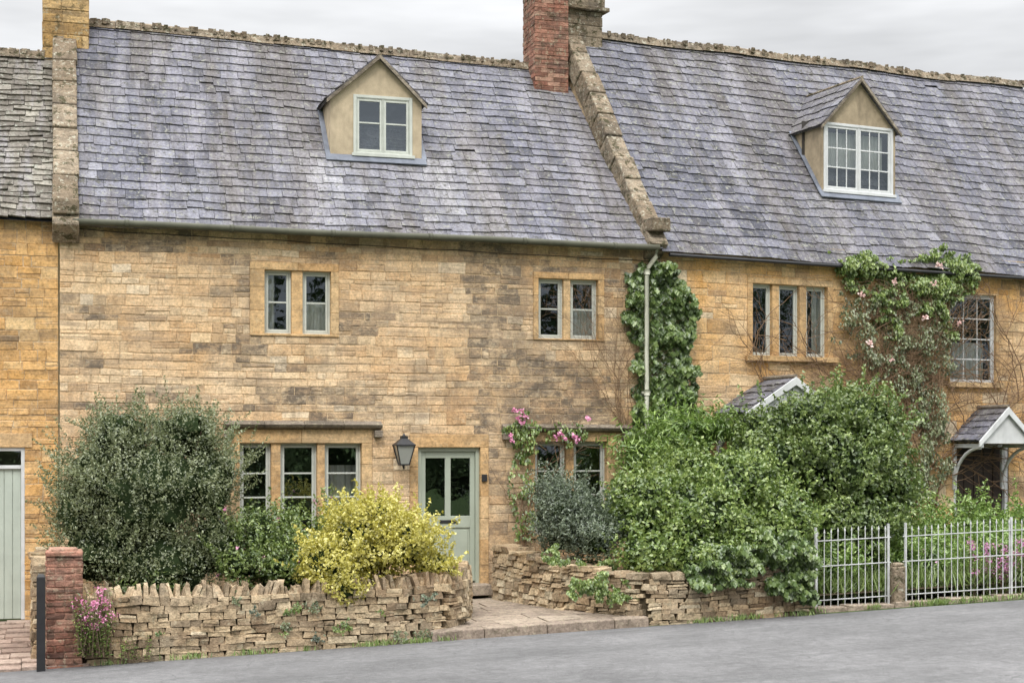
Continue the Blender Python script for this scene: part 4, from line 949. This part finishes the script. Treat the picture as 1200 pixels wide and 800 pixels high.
blooms(F2,[(1101,312),(1095,332),(1084,372),(1020,402),(1010,345),(1046,420),(1124,378),(1048,330)],P_PALE,cr,v=-.34,fs=.055,spread=.026)
pr=empty('pink_rose'); tw=MB(); tips=[]
for k in range(4): twig(F1,612+U(-4,8),640,U(-.12,.12),U(110,150),.010,1,tw,tips,ymin=485)
for k in range(2): twig(F1,622,520,1.3,70,.006,1,tw,tips,ymin=485)
tw.obj('branches',M_TWIG,pr)
for poly,n,sd in (([(592,500),(605,485),(622,490),(625,520),(618,550),(600,545)],650,1),([(600,545),(620,540),(628,600),(615,640),(600,620)],300,2),([(645,500),(690,492),(700,510),(670,520),(640,515)],260,3)):
    rl=wallcover('rose_leaves',F1,poly,n,-.05,-.25,.06,.038,L_GREEN,.6,3,seed=sd); rl.parent=pr
blooms(F1,[(602,480),(611,482),(616,488),(607,490),(599,510),(600,516),(657,507),(662,513),(673,511),(676,514),(651,512),(688,490),(613,495)],P_PINK,pr,fs=.045,spread=.02)
cw=MB(); tips=[]
for k in range(9): twig(F1,U(726,745),U(500,525),U(-.35,.15),U(90,170),.006,3,cw,tips,-.03,ymin=330)
cw.obj('bare_climber_stems',M_TWIG)
def stemplant(name,x0,x1,y0,y1,v,n,h,fm,nf,lm,L=.06,W=.02,fsz=.022):
    P=[];N=[];T=[];FP=[];FN=[];mb=MB()
    for k in range(n):
        px=U(x0,x1); u,_=F1.at(px,700,v); yy=v+U(-.12,.12); zb=F1.at(px,y1,v)[1]; H=h*U(.4,1); lean=Vector((U(-.25,.25),U(-.25,.1),1)).normalized(); b=Vector((u,yy,zb)); mb.tube([b,b+lean*H],[.005,.003],3)
        for q in range(int(H/.03)):
            s=q*.03; d=Vector((U(-1,1),U(-1,1),U(0,.8))).normalized(); P.append(tuple(b+lean*s+d*L*.5)); T.append(tuple(d)); N.append((U(-.5,.5),U(-.5,.5),1))
        if k<nf:
            c=b+lean*H
            for q in range(24): FP.append((c.x+random.gauss(0,.03),c.y+random.gauss(0,.03),c.z+random.gauss(0,.03))); FN.append((U(-1,1),U(-1,1),U(-.3,1)))
    o=leaves(name,P,N,L,W,lm,tan=T,g=rng.random(len(P))); mb.obj('stems',M_BARK,o)
    if FP: leaves('flowers',FP,FN,fsz,fsz*.8,fm,parent=o)
stemplant('pink_valerian',90,128,680,768,-3.5,60,.85,P_PINK,20,L_GREEN,fsz=.028)
stemplant('wildflowers',1130,1198,640,700,-2.9,60,.85,P_MAUVE,34,L_FERN,fsz=.03)
stemplant('wall_base_weeds',140,175,745,772,-3.46,26,.32,P_PINK,0,L_GREEN,.05,.02)
def tufts(name,pts,n,h,w,mat,spread=.1,lean=.55):
    P=[];N=[];T=[]
    for (x,y,z) in pts:
        hk=U(.5,1)
        for k in range(n):
            d=Vector((U(-lean,lean),U(-lean,.3),1)).normalized(); hh=h*U(.4,1.1)*hk; P.append((x+random.gauss(0,spread)+d.x*hh*.5,y+random.gauss(0,spread*.5)+d.y*hh*.5,z+d.z*hh*.5)); T.append(tuple(d)); N.append((U(-1,1),-1,U(-.2,.4)))
    return leaves(name,P,N,h,w,mat,tan=T,g=rng.random(len(P)))
pts=[]
for k in range(60):
    x=U(.6,4.9) if k%2 else U(7.8,10.1); 
    if noise.noise(Vector((x*1.3,0,0)))>-.1: pts.append((x,-3.44,gz(x)-.01))
for k in range(45):
    x=U(10,16.5); pts.append((x,-3.3,gz(x)-.0))
tufts('grass_tufts',pts,16,.11,.012,L_GRASS,.07)
pts=[(U(10.5,17),U(-2.95,-.2)) for k in range(380)]; pts=[(x,y,gz(x)+.18) for x,y in pts]
tufts('garden_grass',pts,30,.40,.022,L_GRASS,.16,.8)
shrub('garden_perennials',[((11.6,-1.5,.35),(.7,.6,.55)),((12.6,-2.1,.25),(.7,.6,.45)),((14.2,-1.9,.3),(.9,.6,.5)),((13.2,-.6,.5),(.9,.7,.65)),((15.6,-1.2,.5),(.9,.9,.7)),((12.3,-.4,.5),(.7,.6,.6)),((14.6,-.4,.5),(.8,.6,.6)),((10.9,-2.3,.2),(.5,.5,.45))],34000,.075,.03,L_FERN,.26,.5,2.0,900,.4,core=.45,flowers=(P_MAUVE,30,.035,0))
shrub('low_garden_plants',[((7.4,-1.4,.1),(.6,.7,.4)),((10.3,-2.6,.3),(.35,.4,.5)),((3.6,-1.2,.15),(.8,.5,.45)),((2.9,-2.3,.1),(.6,.4,.35)),((1.2,-2.3,.1),(.5,.4,.4))],12000,.055,.03,L_DEEP,.15,.3,2.4,100,.2,core=.6)
# trees across the road (seen only as reflections)
for i,(tx,ty,H,rw) in enumerate([(-15,-66,13,7.5),(4,-64,12,6),(16,-66,13,6),(31,-62,13,6.5),(48,-64,13,7),(62,-60,15,7),(76,-62,16,8),(90,-60,16,8)]):
    tm=MB(); b=Vector((tx,ty,-.6)); top=Vector((tx+U(-1,1),ty,H*.75)); tm.tube([b,b.lerp(top,.4)+Vector((.2,0,0)),top],[.45,.3,.08],8)
    lum=[]
    for k in range(9):
        a=U(0,2*pi); rr=rw*U(.2,.7); c=(tx+cos(a)*rr,ty+sin(a)*rr,H*U(.42,.9)); lum.append((c,(rw*.33,rw*.33,H*.12)))
        tm.tube([b.lerp(top,U(.3,.8)),Vector(c)],[.14,.04],6)
    P=[];N=[]
    for c,r_ in lum:
        D=rng.normal(size=(260,3))*.6
        for d in D: P.append((c[0]+d[0]*r_[0],c[1]+d[1]*r_[1],c[2]+d[2]*r_[2])); N.append(tuple(rng.normal(size=3)))
    o=leaves('oak_tree',P,N,.55,.38,L_TREE); tm.obj('trunk_and_limbs',M_BARK,o)
P=[];N=[]
for k in range(14000): P.append((U(-60,100),-50+U(-.8,.8),gz(0)+3.0*R_()**.8)); N.append(tuple(rng.normal(size=3)))
leaves('hedge',P,N,.6,.45,L_TREE)

# ============================================================ WORLD, SUN, CAMERA
w=bpy.data.worlds.new('World'); scene.world=w; w.use_nodes=True; nt=w.node_tree; bg=nt.nodes['Background']
EL=radians(48); AZ=radians(215)
sky=nt.nodes.new('ShaderNodeTexSky'); sky.sky_type='NISHITA'; sky.sun_disc=False; sky.sun_elevation=EL; sky.sun_rotation=AZ
tc=nt.nodes.new('ShaderNodeTexCoord'); sp=nt.nodes.new('ShaderNodeSeparateXYZ'); nt.links.new(tc.outputs['Generated'],sp.inputs[0])
def wm(op,a,b):
    x=nt.nodes.new('ShaderNodeMath'); x.operation=op
    for i,v in ((0,a),(1,b)):
        if hasattr(v,'is_output'): nt.links.new(v,x.inputs[i])
        else: x.inputs[i].default_value=v
    return x.outputs[0]
zc=wm('MAXIMUM',sp.outputs[2],0.0)
mp=nt.nodes.new('ShaderNodeMapping'); mp.inputs['Scale'].default_value=(1,1,5.5); nt.links.new(tc.outputs['Generated'],mp.inputs[0])
no=nt.nodes.new('ShaderNodeTexNoise'); no.inputs['Scale'].default_value=4.2; no.inputs['Detail'].default_value=4; no.inputs['Roughness'].default_value=.55; nt.links.new(mp.outputs[0],no.inputs['Vector'])
cl=wm('ADD',wm('MULTIPLY',no.outputs[0],1.0),.5)
lum=wm('MULTIPLY',wm('MULTIPLY',wm('ADD',wm('MULTIPLY',wm('MULTIPLY',zc,zc),5.6),.54),cl),10.0)
cc=nt.nodes.new('ShaderNodeCombineColor'); 
nt.links.new(wm('MULTIPLY',lum,.99),cc.inputs[0]); nt.links.new(lum,cc.inputs[1]); nt.links.new(wm('MULTIPLY',lum,1.015),cc.inputs[2])
mx=nt.nodes.new('ShaderNodeMix'); mx.data_type='RGBA'; mx.inputs[0].default_value=.95; nt.links.new(sky.outputs[0],mx.inputs[6]); nt.links.new(cc.outputs[0],mx.inputs[7]); nt.links.new(mx.outputs[2],bg.inputs[0]); bg.inputs[1].default_value=.1
sd=bpy.data.lights.new('sun','SUN'); sd.energy=1.5; sd.angle=radians(14); sd.color=(1,.94,.86); so=bpy.data.objects.new('sun',sd); scene.collection.objects.link(so)
d=Vector((-.45*cos(EL),-.9*cos(EL),sin(EL))); so.rotation_euler=d.to_track_quat('Z','Y').to_euler(); so.location=(-5,-20,20)
cd=bpy.data.cameras.new('camera'); co=bpy.data.objects.new('camera',cd); scene.collection.objects.link(co); co.location=CAM; co.rotation_euler=(radians(90),0,-PHI)
cd.lens=54; cd.sensor_width=36; cd.shift_y=(HY-400)/1200; cd.clip_end=3000; cd.clip_start=.1; scene.camera=co
scene.view_settings.view_transform='Standard'; scene.view_settings.look='None'; scene.view_settings.exposure=0; scene.view_settings.gamma=1
print('objs', len(bpy.data.objects))
